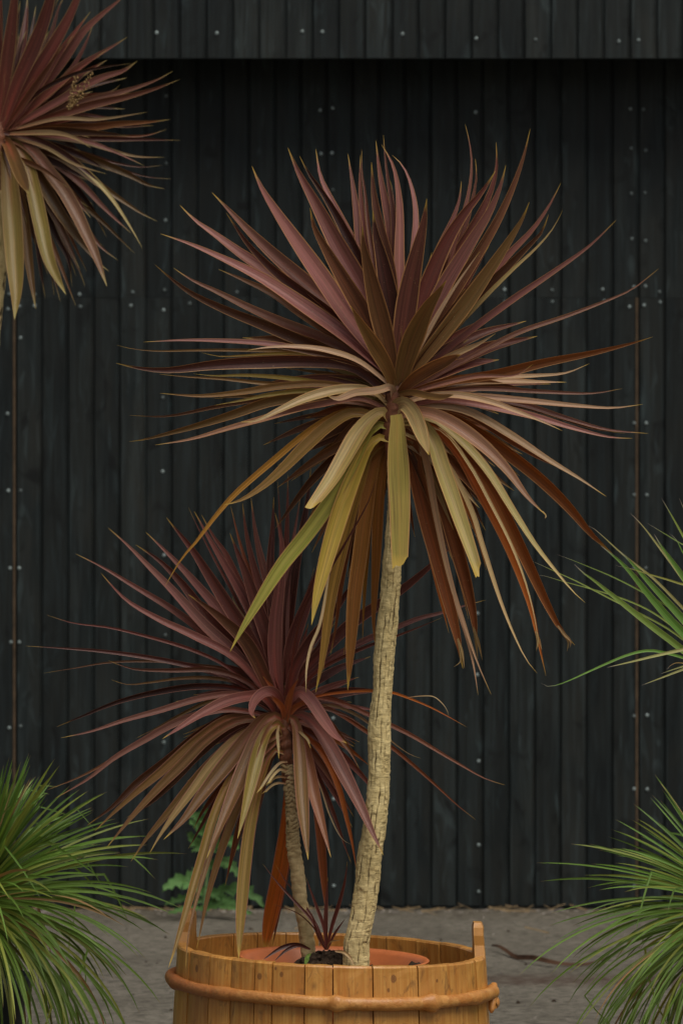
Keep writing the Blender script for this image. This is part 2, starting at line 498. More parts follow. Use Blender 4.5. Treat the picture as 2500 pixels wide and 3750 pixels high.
def build_wall():
    rnd = random.Random(11)
    b = thing('timber_clad_building', 'black stained timber building front of vertical boards with an overhanging upper storey', 'building', (0, WALL_D, 0))
    nm = nail_mesh()
    zj = CAM_H + (1875 - 1090) * WALL_D / FPX
    zo = CAM_H + (1875 - 213) * OVER_D / FPX
    boards = []
    def row(X0, P, d, z0, z1, k0, k1, name='board'):
        w = P * d / FPX
        for k in range(k0, k1):
            x = (X0 + P * k - 1250 + 5) * d / FPX
            o = link(name, board_mesh(w, z1 - z0, rnd), M_BOARD, b)
            dz = 0.0
            o.location = (x, d + rnd.uniform(-0.0012, 0.0012), z0 + (0 if z0 < 0.1 else dz))
            boards.append((x, x + w, z0, z1, d, o))
    row(X0_L, PITCH_L, WALL_D, 0.012, zj - 0.0003, -9, 30)
    row(X0_L, PITCH_L, WALL_D, zj + 0.0003, 2.95, -9, 30)
    row(X0_U, PITCH_U, OVER_D, zo, 3.9, -9, 30)
    # raw brown edges of the two door leaves
    for k in (-3, 21):
        x = (X0_L + PITCH_L * k - 1250 - 5) * WALL_D / FPX
        me = bpy.data.meshes.new('edge_strip')
        bm = bmesh.new(); bmesh.ops.create_cube(bm, size=1)
        for v in bm.verts:
            v.co = Vector((v.co.x * 0.0075, v.co.y * 0.014, v.co.z * (zj - 0.03)))
        bmesh.ops.bevel(bm, geom=bm.edges[:], offset=0.001, segments=1)
        bm.to_mesh(me); bm.free()
        o = link('edge_strip', me, M_RAW, b)
        o.location = (x, WALL_D + 0.004, (zj + 0.03) / 2)
    # soffit, backing and roof slab so that no light leaks through
    def box(name, x0, x1, y0, y1, z0, z1, m):
        me = bpy.data.meshes.new(name)
        bm = bmesh.new(); bmesh.ops.create_cube(bm, size=1)
        for v in bm.verts:
            v.co = Vector(((x0 + x1) / 2 + v.co.x * (x1 - x0), (y0 + y1) / 2 + v.co.y * (y1 - y0), (z0 + z1) / 2 + v.co.z * (z1 - z0)))
        bm.to_mesh(me); bm.free()
        return link(name, me, m, b)
    xl = (X0_L - 9.5 * PITCH_L - 1250) * WALL_D / FPX
    xr = (X0_L + 30.5 * PITCH_L - 1250) * WALL_D / FPX
    for o in (box('soffit', xl, xr, OVER_D + 0.022, WALL_D - 0.002, zo + 0.03, zo + 0.05, M_BOARD),
              box('backing_wall', xl, xr, WALL_D + 0.021, WALL_D + 0.12, 0.0, 3.9, M_BOARD),
              box('sole_plate', xl, xr, WALL_D + 0.006, WALL_D + 0.0205, 0.0, 0.011, M_BOARD),
              box('roof', xl, xr, OVER_D - 0.05, WALL_D + 0.3, 3.905, 4.0, M_BOARD)):
        pass
    # screws belong to the board they hold
    for (lst, d, up) in ((NAILS_L, WALL_D, False), (NAILS_U, OVER_D, True)):
        for (vx, vy) in lst:
            p = px(vx * 2500 / 1568, vy * 2500 / 1568, d)
            best = None
            for (x0, x1, z0, z1, dd, o) in boards:
                if dd == d and x0 - 0.001 <= p.x < x1 - 0.0005 and z0 <= p.z < z1:
                    best = o; bx0, bx1 = x0, x1
            if best is None:
                continue
            x = min(max(p.x, bx0 + 0.0075), bx1 - 0.0095 - 0.0075)
            s = bpy.data.objects.new('screw', nm)
            if not nm.materials:
                nm.materials.append(M_NAIL)
            COL.objects.link(s)
            s.parent = best
            s.location = (x - best.location.x, -0.0006, p.z - best.location.z)
            s.rotation_euler = (rnd.uniform(-0.15, 0.15), rnd.uniform(0, 6), rnd.uniform(-0.15, 0.15))
    return b
build_wall()

# ------------------------------------------------------------------ leaves
TILE = {'A': (1000, 450, .4783), 'B': (1000, 1350, .5102), 'C': (650, 1700, .4464), 'D': (0, 0, .4337), 'E': (1250, 1950, .4676),
        '4': (400, 400, .7015), '5': (1400, 400, .7015), '6': (400, 1300, .7015), '7': (1300, 1400, .7653), '8': (0, 1800, .8291),
        'Z': (600, 2500, .574), 'G': (1900, 1750, .3827), 'P': (500, 3100, .9566), 'W': (500, 2900, .3827), 'S': (0, 0, 1.0)}
TONE = {'P': (.250, .105, .096), 'D': (.105, .035, .027), 'K': (.040, .013, .011), 'B': (.128, .055, .024), 'O': (.210, .126, .038), 'G': (.320, .250, .055),
        'R': (.265, .078, .014), 'T': (.46, .345, .19), 'M': (.150, .043, .034), 'Y': (.38, .24, .035), 'F': (.62, .165, .028), 'L': (.110, .225, .040), 'N': (.20, .27, .055)}

def tone(s):
    c = [0, 0, 0]
    for ch in s:
        for i in range(3):
            c[i] += TONE[ch][i] / len(s)
    return c

def catmull(pts, n):
    P = [Vector(p) for p in pts]
    if len(P) == 2:
        P = [P[0], P[0].lerp(P[1], .5), P[1]]
    E = [P[0] * 2 - P[1]] + P + [P[-1] * 2 - P[-2]]
    dense = []
    for i in range(1, len(E) - 2):
        p0, p1, p2, p3 = E[i - 1], E[i], E[i + 1], E[i + 2]
        t0 = 0.0
        t1 = t0 + max(1e-6, (p1 - p0).length) ** .5
        t2 = t1 + max(1e-6, (p2 - p1).length) ** .5
        t3 = t2 + max(1e-6, (p3 - p2).length) ** .5
        for k in range(12):
            t = t1 + (t2 - t1) * k / 12
            a1 = p0 * ((t1 - t) / (t1 - t0)) + p1 * ((t - t0) / (t1 - t0))
            a2 = p1 * ((t2 - t) / (t2 - t1)) + p2 * ((t - t1) / (t2 - t1))
            a3 = p2 * ((t3 - t) / (t3 - t2)) + p3 * ((t - t2) / (t3 - t2))
            b1 = a1 * ((t2 - t) / (t2 - t0)) + a2 * ((t - t0) / (t2 - t0))
            b2 = a2 * ((t3 - t) / (t3 - t1)) + a3 * ((t - t1) / (t3 - t1))
            dense.append(b1 * ((t2 - t) / (t2 - t1)) + b2 * ((t - t1) / (t2 - t1)))
    dense.append(P[-1])
    L = [0.0]
    for a, b in zip(dense, dense[1:]):
        L.append(L[-1] + (b - a).length)
    out, j = [], 0
    for k in range(n + 1):
        s = L[-1] * k / n
        while j < len(L) - 2 and L[j + 1] < s:
            j += 1
        f = (s - L[j]) / max(1e-9, L[j + 1] - L[j])
        out.append(dense[j].lerp(dense[j + 1], min(1, max(0, f))))
    return out

def profile(t, p, b, k, cut):
    if t < p:
        f = math.sin(math.pi / 2 * t / p)
        return b + (1 - b) * f
    q = (t - p) / (1 - p)
    if cut:
        return 1 - (1 - cut) * q ** 1.5
    return max(0.012, 1 - q ** k)

def ribbon(P3, W, roll, fold, rnd, p=.5, b=.42, k=1.8, cut=0, view=Vector((0, -1, 0)), across=4, wav=.03):
    """curved, channelled leaf blade through the points P3; W = visible width"""
    n = len(P3) - 1
    vs, fs, uv = [], [], []
    up = Vector((.35, 0, 1))
    ph = rnd.uniform(0, 6)
    lastS = None
    for i, c in enumerate(P3):
        T = (P3[min(n, i + 1)] - P3[max(0, i - 1)]).normalized()
        S = T.cross(view)
        if S.length < 0.05:
            S = lastS.copy() if lastS else Vector((1, 0, 0))
        S = (S - T * S.dot(T)).normalized()
        if lastS is not None and S.dot(lastS) < 0:
            S = -S
        lastS = S
        Nn = T.cross(S)
        if Nn.dot(view) < 0:
            Nn = -Nn
        su = S if S.dot(up) > 0 else -S
        t = i / n
        r = roll[0] + (roll[1] - roll[0]) * t
        Nr = Nn * math.cos(r) + su * math.sin(r)
        Wv = T.cross(Nr)
        if Wv.dot(S) < 0:
            Wv = -Wv
        hw = W * .5 * profile(t, p, b, k, cut) / max(.3, math.cos(r))
        if cut and i == n:
            hw *= .92
        for j in range(across + 1):
            u = -1 + 2 * j / across
            off = -fold * hw * (1 - abs(u) ** 1.3)
            wob = wav * hw * math.sin(ph + t * 17 + (2.1 if u > 0 else 0)) * abs(u)
            q = c + Wv * (u * hw) + Nr * (off + wob)
            if cut and i == n:
                q += T * (rnd.uniform(-.008, .008) + u * .012)
            vs.append(q)
            uv.append((j / across, t))
    a = across + 1
    for i in range(n):
        for j in range(across):
            fs.append((i * a + j, i * a + j + 1, (i + 1) * a + j + 1, (i + 1) * a + j))
    return vs, fs, uv

def leaf(parent, d0, tile, tn, w, dz, roll, pts, mat, zb=None, p=.45, b=.48, k=1.4, cut=0, fold=.52, n=22, red=0.0, pw=1.15, rnd=random.Random(5), name='leaf', wav=.03):
    """a blade traced in the photo: its midline gets its own distances (dz metres nearer the camera at the tip)"""
    ox, oy, s = TILE[tile]
    P2 = catmull([(ox + x * s, oy + y * s, 0) for (x, y) in pts], n)
    if zb is None:
        zb = 0.012 if dz > 0 else -0.012
    P3 = []
    for i, q in enumerate(P2):
        t = i / n
        d = d0 - (zb + (dz - zb) * t ** pw)
        P3.append(px(q.x, q.y, d))
    if not isinstance(roll, tuple):
        roll = (roll, roll)
    roll = tuple(math.radians(r) for r in roll)
    W = w * s * (d0 - dz * .5) / FPX
    vs, fs, uv = ribbon(P3, W, roll, fold, rnd, p, b, k, cut, wav=wav)
    c0 = P3[0].copy()
    o = link(name, mesh(name, [v - c0 for v in vs], fs, True, uv), mat)
    o.parent = parent
    o.location = c0 - Vector(parent.location)
    c = tone(tn)
    j = rnd.uniform(.88, 1.14)
    o.color = (c[0] * j * rnd.uniform(.95, 1.05), c[1] * j, c[2] * j * rnd.uniform(.93, 1.07), red)
    return o

def leaves(parent, d0, mat, rows, red=0.0, seed=1, gain=1.0):
    rnd = random.Random(seed)
    for r in rows:
        tile, tn, w, dz, roll, pts = r[:6]
        kw = dict(r[6]) if len(r) > 6 else {}
        kw.setdefault('red', red)
        o = leaf(parent, d0, tile, tn, w, dz, roll, pts, mat, rnd=rnd, **kw)
        o.color = (o.color[0] * gain, o.color[1] * gain, o.color[2] * gain, o.color[3])

def trunk(name, parent, rows, d, mat, seed, amp, kind, nseg=40, dz=0.004):
    """tapered trunk through rows of (x, y, width) photo pixels with cracked or ringed bark as relief"""
    dd = d if callable(d) else (lambda y: d)
    P = [px(x, y, dd(y)) for (x, y, w) in rows]
    R = [w * .5 * dd(y) / FPX for (x, y, w) in rows]
    n = max(8, int((P[0] - P[-1]).length / dz))
    C = catmull([(p.x, p.y, p.z) for p in P], n)
    RR = catmull([(i, r, 0) for i, r in enumerate(R)], n * 2)
    zs = [p.z for p in P]
    def rad(z):
        for i in range(len(zs) - 1):
            a, b = zs[i], zs[i + 1]
            if min(a, b) <= z <= max(a, b):
                f = (z - a) / (b - a) if b != a else 0
                f = f * f * (3 - 2 * f)
                return R[i] + (R[i + 1] - R[i]) * f
        return R[-1]
    vs, fs, fis = [], [], []
    base = C[0].copy()
    for i, c in enumerate(C):
        r = rad(c.z)
        for j in range(nseg):
            a = j * math.tau / nseg
            dv = Vector((math.cos(a), math.sin(a), 0))
            q = c + dv * r
            off = 0.0
            if kind == 'crack':
                nc = 13
                zw = q.z + .006 * noise.noise(Vector((q.x * 60, q.y * 60, q.z * 40)))
                uu = a / math.tau * nc + .55 * noise.noise(Vector((a * 1.3, q.z * 11, seed))) + .22 * noise.noise(Vector((a * 4, q.z * 60, seed)))
                ci = math.floor(uu)
                fu = uu - ci
                hh = .030 + .040 * noise.cell(Vector((ci % nc + .5, seed + .5, 2.5)))
                vv = zw / hh + noise.cell(Vector((ci % nc + .5, seed + .5, 7.5))) * 5 + .25 * noise.noise(Vector((a * 9, q.z * 30, 2)))
                cj = math.floor(vv)
                fv = vv - cj
                key = Vector((ci % nc + .5, cj + .5, seed + .5))
                m1 = noise.cell(key)
                m2 = noise.cell(key + Vector((0, 0, 11)))
                mm = max(0.0, min(1.0, .55 + 1.6 * noise.noise(Vector((a * 3.1, q.z * 22, 4 + seed)))))
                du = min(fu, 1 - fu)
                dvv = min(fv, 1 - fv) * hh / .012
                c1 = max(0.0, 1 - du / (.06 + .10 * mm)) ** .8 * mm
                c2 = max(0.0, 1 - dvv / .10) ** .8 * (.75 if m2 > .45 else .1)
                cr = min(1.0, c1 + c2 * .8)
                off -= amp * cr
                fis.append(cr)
                off += amp * .28 * (m1 - .5) * min(1.0, du / .1)
                off += amp * .5 * noise.noise(Vector((q.x * 36, q.y * 36, q.z * 20 + 5)))
                off += amp * .35 * noise.noise(Vector((q.x * 120, q.y * 120, q.z * 110)))
                off += amp * .12 * noise.noise(Vector((q.x * 60, q.y * 60, q.z * 300)))
            else:
                w_ = noise.noise(Vector((q.x * 40, q.y * 40, q.z * 30))) * .010
                ph = (q.z + w_) / .0095 + .8 * noise.noise(Vector((a * 1.2, q.z * 70, 3)))
                fr = ph - math.floor(ph)
                tz = (q.z - zs[0]) / max(1e-6, zs[-1] - zs[0])
                off += amp * (1.0 - 2.2 * fr) * .6 * (.25 + 1.1 * max(0.0, min(1.0, (tz - .35) / .4)))
                nn_ = noise.noise(Vector((q.x * 55, q.y * 55, q.z * 60)))
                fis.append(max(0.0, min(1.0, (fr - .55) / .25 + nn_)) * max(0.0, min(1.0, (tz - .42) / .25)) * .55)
                off += amp * 1.3 * noise.noise(Vector((q.x * 70, q.y * 70, q.z * 90)))
            vs.append(c + dv * (r + off) - base)
    for i in range(len(C) - 1):
        for j in range(nseg):
            k = (j + 1) % nseg
            fs.append((i * nseg + j, i * nseg + k, (i + 1) * nseg + k, (i + 1) * nseg + j))
    fs.append(tuple(range(nseg)))
    fs.append(tuple((len(C) - 1) * nseg + j for j in range(nseg)))
    me = mesh(name, vs, fs)
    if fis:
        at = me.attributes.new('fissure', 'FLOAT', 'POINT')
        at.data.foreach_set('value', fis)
    o = link(name, me, mat)
    o.parent = parent
    o.location = base - Vector(parent.location)
    return o

# ------------------------------------------------------------------ tub, pot and soil
TUB_D, TUB_X = 8.25, (745 * .9566 + 500 - 1250) * 8.25 / FPX
RIM, SLOPE = .390, .036
def build_tub():
    rnd = random.Random(21)
    t = thing('wooden_tub', 'round varnished pine tub of upright staves with two raised handle staves', 'tub', (TUB_X, TUB_D, 0))
    ang = [-80, -65, -50.4, -38.9, -28.5, -21.5, -9.4, .7, 15.2, 33, 51, 68, 84]
    a = 84
    back = [100, 116, 130, 143, 157, 170, 185, 199, 212, 224, 238, 251, 266]
    allang = ang + back + [280]
    for i in range(len(allang) - 1):
        a0, a1 = math.radians(allang[i]), math.radians(allang[i + 1])
        ear = i in (12, 24)                # right and left handle staves
        gap = .0013
        top = rnd.uniform(-.0008, .0008)
        nz, na = 9, 4
        vs, fs, uv = [], [], []
        dr = rnd.uniform(-.0012, .0012)
        lv = [0.0, .1, .2, .27, .31, .34, .365, .378, .3865, .39]
        if ear:
            lv = [0.0, .1, .2, .3, .36, .385, .41, .430, .446, .455]
        for k, h in enumerate(lv):
            ro = .3170 + (.39 - h) * .055 + dr
            ri = ro - .021
            if k == len(lv) - 1:
                ro -= .0025; ri += .002
            sh = 0.0
            aw = 1.0
            if ear and h > .36:
                ri -= .001
            if ear and h > .39:
                aw = .74 if h < .44 else (.62 if h < .455 else .42)
                ro -= .001
            for j in range(na + 1):
                am = (a0 + a1) / 2
                aa = am + ((a1 - a0) / 2 - gap / .325) * aw * (-1 + 2 * j / na)
                x = math.sin(aa)
                y = -math.cos(aa)
                zz = h + (0 if h == 0 else (top if not ear else 0)) - SLOPE * x * ro * min(1, h / .1)
                ch = .0012 if j in (0, na) else 0
                wob = rnd.uniform(-.0006, .0006)
                vs.append((x * (ro - ch + wob), y * (ro - ch + wob), zz))
                uv.append((aa * .325, zz))
            for j in range(na, -1, -1):
                am = (a0 + a1) / 2
                aa = am + ((a1 - a0) / 2 - gap / .325) * aw * (-1 + 2 * j / na)
                x = math.sin(aa)
                y = -math.cos(aa)
                zz = h + (0 if h == 0 else (top if not ear else 0)) - SLOPE * x * ro * min(1, h / .1)
                vs.append((x * ri, y * ri, zz + rnd.uniform(-.001, .001) * (k == len(lv) - 1)))
                uv.append((aa * .325 + 3, zz))
        m = 2 * (na + 1)
        for k in range(len(lv) - 1):
            for j in range(m):
                q = (j + 1) % m
                fs.append((k * m + j, k * m + q, (k + 1) * m + q, (k + 1) * m + j))
        top0 = (len(lv) - 1) * m
        for j in range(na):
            fs.append((top0 + j, top0 + j + 1, top0 + m - 2 - j, top0 + m - 1 - j))
        o = link('stave', mesh('stave', vs, fs, False, uv), M_WOOD)
        o.parent = t
        if ear:
            o['label'] = 'taller stave that rises above the rim as a handle'
    # tub floor
    vs = [(0, 0, .03)] + [(.30 * math.sin(i * math.tau / 40), .30 * math.cos(i * math.tau / 40), .03) for i in range(40)]
    fl = link('tub_floor', mesh('tub_floor', vs, [(0, 1 + i, 1 + (i + 1) % 40) for i in range(40)], False, [(v[0], v[1]) for v in vs]), M_WOOD)
    fl.parent = t
    # hoops: bent, knotty branches
    def hoop(zc, a_start, a_end, rt, knots, tail):
        nn, ns = 220, 14
        vs, fs = [], []
        for i in range(nn + 1):
            f = i / nn
            a = math.radians(a_start + (a_end - a_start) * f)
            rr = rt * (1 + .10 * noise.noise(Vector((f * 14, zc, 0))))
            ax = math.degrees(a)
            for (ka, ks, kw_) in knots:
                rr += ks * math.exp(-((ax - ka) / kw_) ** 2)
            if f < .012:
                rr *= .55 + .45 * f / .012
            if f > .988:
                rr *= .5 + .5 * (1 - f) / .012
            x, y = math.sin(a), -math.cos(a)
            R = .3170 + (.39 - zc) * .055 + rr * .72 + .0005 + tail(ax)[0]
            z = zc - SLOPE * x * R * 1.15 + .004 * noise.noise(Vector((f * 9, 3, zc))) + tail(ax)[1]
            c = Vector((x * R, y * R, z))
            rad = Vector((x, y, 0))
            for j in range(ns):
                b = j * math.tau / ns
                lump = 1 + .07 * noise.noise(Vector((x * 30, y * 30, j * .9))) + .05 * noise.noise(Vector((x * 14, y * 14, j * 2.1)))
                vs.append(c + (rad * math.cos(b) * .86 + Vector((0, 0, 1)) * math.sin(b)) * rr * lump)
        for i in range(nn):
            for j in range(ns):
                k = (j + 1) % ns
                fs.append((i * ns + j, i * ns + k, (i + 1) * ns + k, (i + 1) * ns + j))
        fs.append(tuple(range(ns)))
        fs.append(tuple(nn * ns + j for j in range(ns)))
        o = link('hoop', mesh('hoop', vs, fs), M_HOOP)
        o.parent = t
        return o
    kn = [(2, .0062, 1.8), (-40, .002, 2.5), (37, .0066, 2.2), (-72, .003, 4), (62, .002, 3), (84, .003, 3)]
    h = hoop(.3195, -268, 96, .0128, kn, lambda a: (.0 if a > -200 else .010 * (1 - (a + 268) / 68.0), 0 if a > -215 else -.034 * (1 - (a + 268) / 53.0)))
    h['label'] = 'bent knotty branch that rings the tub below the rim'
    hoop(.085, -250, 105, .0125, [(10, .004, 2.5), (-60, .003, 3)], lambda a: (.0 if a > -200 else .024, 0))
    # wooden peg that locks the hoop ends at the right
    vs, fs = [], []
    A = Vector((.334, -.030, .322)); B = Vector((.327, -.062, .266))
    dirv = (B - A).normalized()
    s1 = dirv.cross(Vector((0, 1, 0))).normalized(); s2 = dirv.cross(s1)
    for i, (f, r) in enumerate(((0, .006), (.2, .0085), (.6, .0085), (.9, .006), (1, .003))):
        c = A.lerp(B, f)
        for j in range(10):
            b = j * math.tau / 10
            vs.append(c + (s1 * math.cos(b) + s2 * math.sin(b)) * r)
    for i in range(4):
        for j in range(10):
            k = (j + 1) % 10
            fs.append((i * 10 + j, i * 10 + k, i * 10 + 10 + k, i * 10 + 10 + j))
    fs += [tuple(range(9, -1, -1)), tuple(40 + j for j in range(10))]
    o = link('hoop_peg', mesh('hoop_peg', vs, fs), M_HOOP)
    o.parent = t
    return t
build_tub()

POT_X, POT_D, POT_Z, POT_R = TUB_X + .004, 8.24, .371, .197
def build_pot():
    o_z = POT_Z
    prof = [(.135, .031), (.172, o_z - .045), (.174, o_z - .043), (.186, o_z - .041), (.190, o_z - .004), (POT_R, o_z - .001), (POT_R + .002, o_z + .002), (POT_R, o_z + .004), (.190, o_z + .002), (.183, o_z - .006), (.168, o_z - .06), (.130, .04), (0.0, .04)]
    ns = 72
    vs, fs = [], []
    for (r, z) in prof:
        for j in range(ns):
            a = j * math.tau / ns
            rr = r * (1 + .006 * math.sin(2 * a + 1))
            vs.append((rr * math.sin(a), -rr * math.cos(a), z - SLOPE * .9 * rr * math.sin(a) * (z / o_z)))
    for i in range(len(prof) - 1):
        for j in range(ns):
            k = (j + 1) % ns
            fs.append((i * ns + j, i * ns + k, (i + 1) * ns + k, (i + 1) * ns + j))
    o = link('plastic_plant_pot', mesh('plastic_plant_pot', vs, fs), M_POT)
    o.location = (POT_X, POT_D, 0)
    tag(o, 'orange terracotta-coloured plastic pot sunk inside the wooden tub', 'plant pot')
    # soil
    nr, na = 34, 96
    vs, fs = [], []
    for i in range(nr + 1):
        r = .166 * i / nr
        for j in range(na):
            a = j * math.tau / na
            x, y = r * math.sin(a), -r * math.cos(a)
            X, Y = POT_X + x, POT_D + y
            m = math.exp(-(((X + .030) / .088) ** 2 + ((Y - 8.265) / .055) ** 2))
            m2 = math.exp(-(((X - .030) / .05) ** 2 + ((Y - 8.20) / .05) ** 2))
            q = Vector((X * 40, Y * 40, 1))
            z = .322 + .060 * m + .040 * m2 * (1 - m * .6)
            z += (.006 + .006 * m) * noise.noise(q) + .005 * noise.noise(q * 2.7) + .004 * noise.noise(q * 6)
            vs.append((x, y, min(z, .40)))
    for i in range(nr):
        for j in range(na):
            k = (j + 1) % na
            fs.append((i * na + j, i * na + k, (i + 1) * na + k, (i + 1) * na + j))
    o = link('potting_soil', mesh('potting_soil', vs, fs, False), M_SOIL)
    o.location = (POT_X, POT_D, 0)
    o['kind'] = 'stuff'
    o['label'] = 'dark crumbly potting soil heaped round the two trunks'
    # clods
    rnd = random.Random(8)
    vs, fs = [], []
    for i in range(150):
        if i < 95:
            X, Y = rnd.gauss(-.03, .055), rnd.gauss(8.245, .03)
        elif i < 120:
            X, Y = rnd.gauss(.152, .010), rnd.gauss(8.25, .012)
        else:
            X, Y = rnd.gauss(.06, .015), rnd.gauss(8.19, .02)
        m = math.exp(-(((X + .030) / .088) ** 2 + ((Y - 8.265) / .055) ** 2))
        m2 = math.exp(-(((X - .030) / .05) ** 2 + ((Y - 8.20) / .05) ** 2))
        z = .324 + .058 * m + .040 * m2 * (1 - m * .6)
        if 95 <= i < 120:
            z = .335 + rnd.uniform(0, .022)
        r = rnd.uniform(.003, .009)
        b0 = len(vs)
        bm = bmesh.new()
        bmesh.ops.create_icosphere(bm, subdivisions=1, radius=r)
        bm.verts.index_update()
        for v in bm.verts:
            vs.append(Vector((X, Y, z)) + v.co * rnd.uniform(.6, 1.25))
        for f in bm.faces:
            fs.append(tuple(b0 + v.index for v in f.verts))
        bm.free()
    o = link('soil_clods', mesh('soil_clods', vs, fs, False), M_SOIL)
    o['kind'] = 'stuff'
    o['label'] = 'clods of soil on the heap inside the orange pot'
build_pot()

def fill(parent, d0, mat, cx, cy, n, a0, a1, l0, l1, w0, w1, tones, dzr, red, seed, jit=30):
    """the many half-hidden blades behind and between the others"""
    rnd = random.Random(seed)
    for i in range(n):
        a = math.radians(a0 + (a1 - a0) * (i + rnd.random()) / n)
        l = rnd.uniform(l0, l1)
        dr = .10 + .30 * max(0, 1 - math.sin(a)) * rnd.uniform(.5, 1.2)
        if math.sin(a) > .75:
            dr = 0
        bx, by = cx + rnd.gauss(0, jit * .4), cy + rnd.gauss(0, jit) + (jit * 1.5 if math.sin(a) < .2 else 0)
        pts = [(bx + l * t * math.cos(a), by - l * t * math.sin(a) + dr * l * t * t) for t in (0, .3, .65, 1)]
        leaf(parent, d0, 'S', rnd.choice(tones), rnd.uniform(w0, w1), rnd.uniform(*dzr), rnd.uniform(-20, 25), pts, mat, rnd=rnd, red=red)

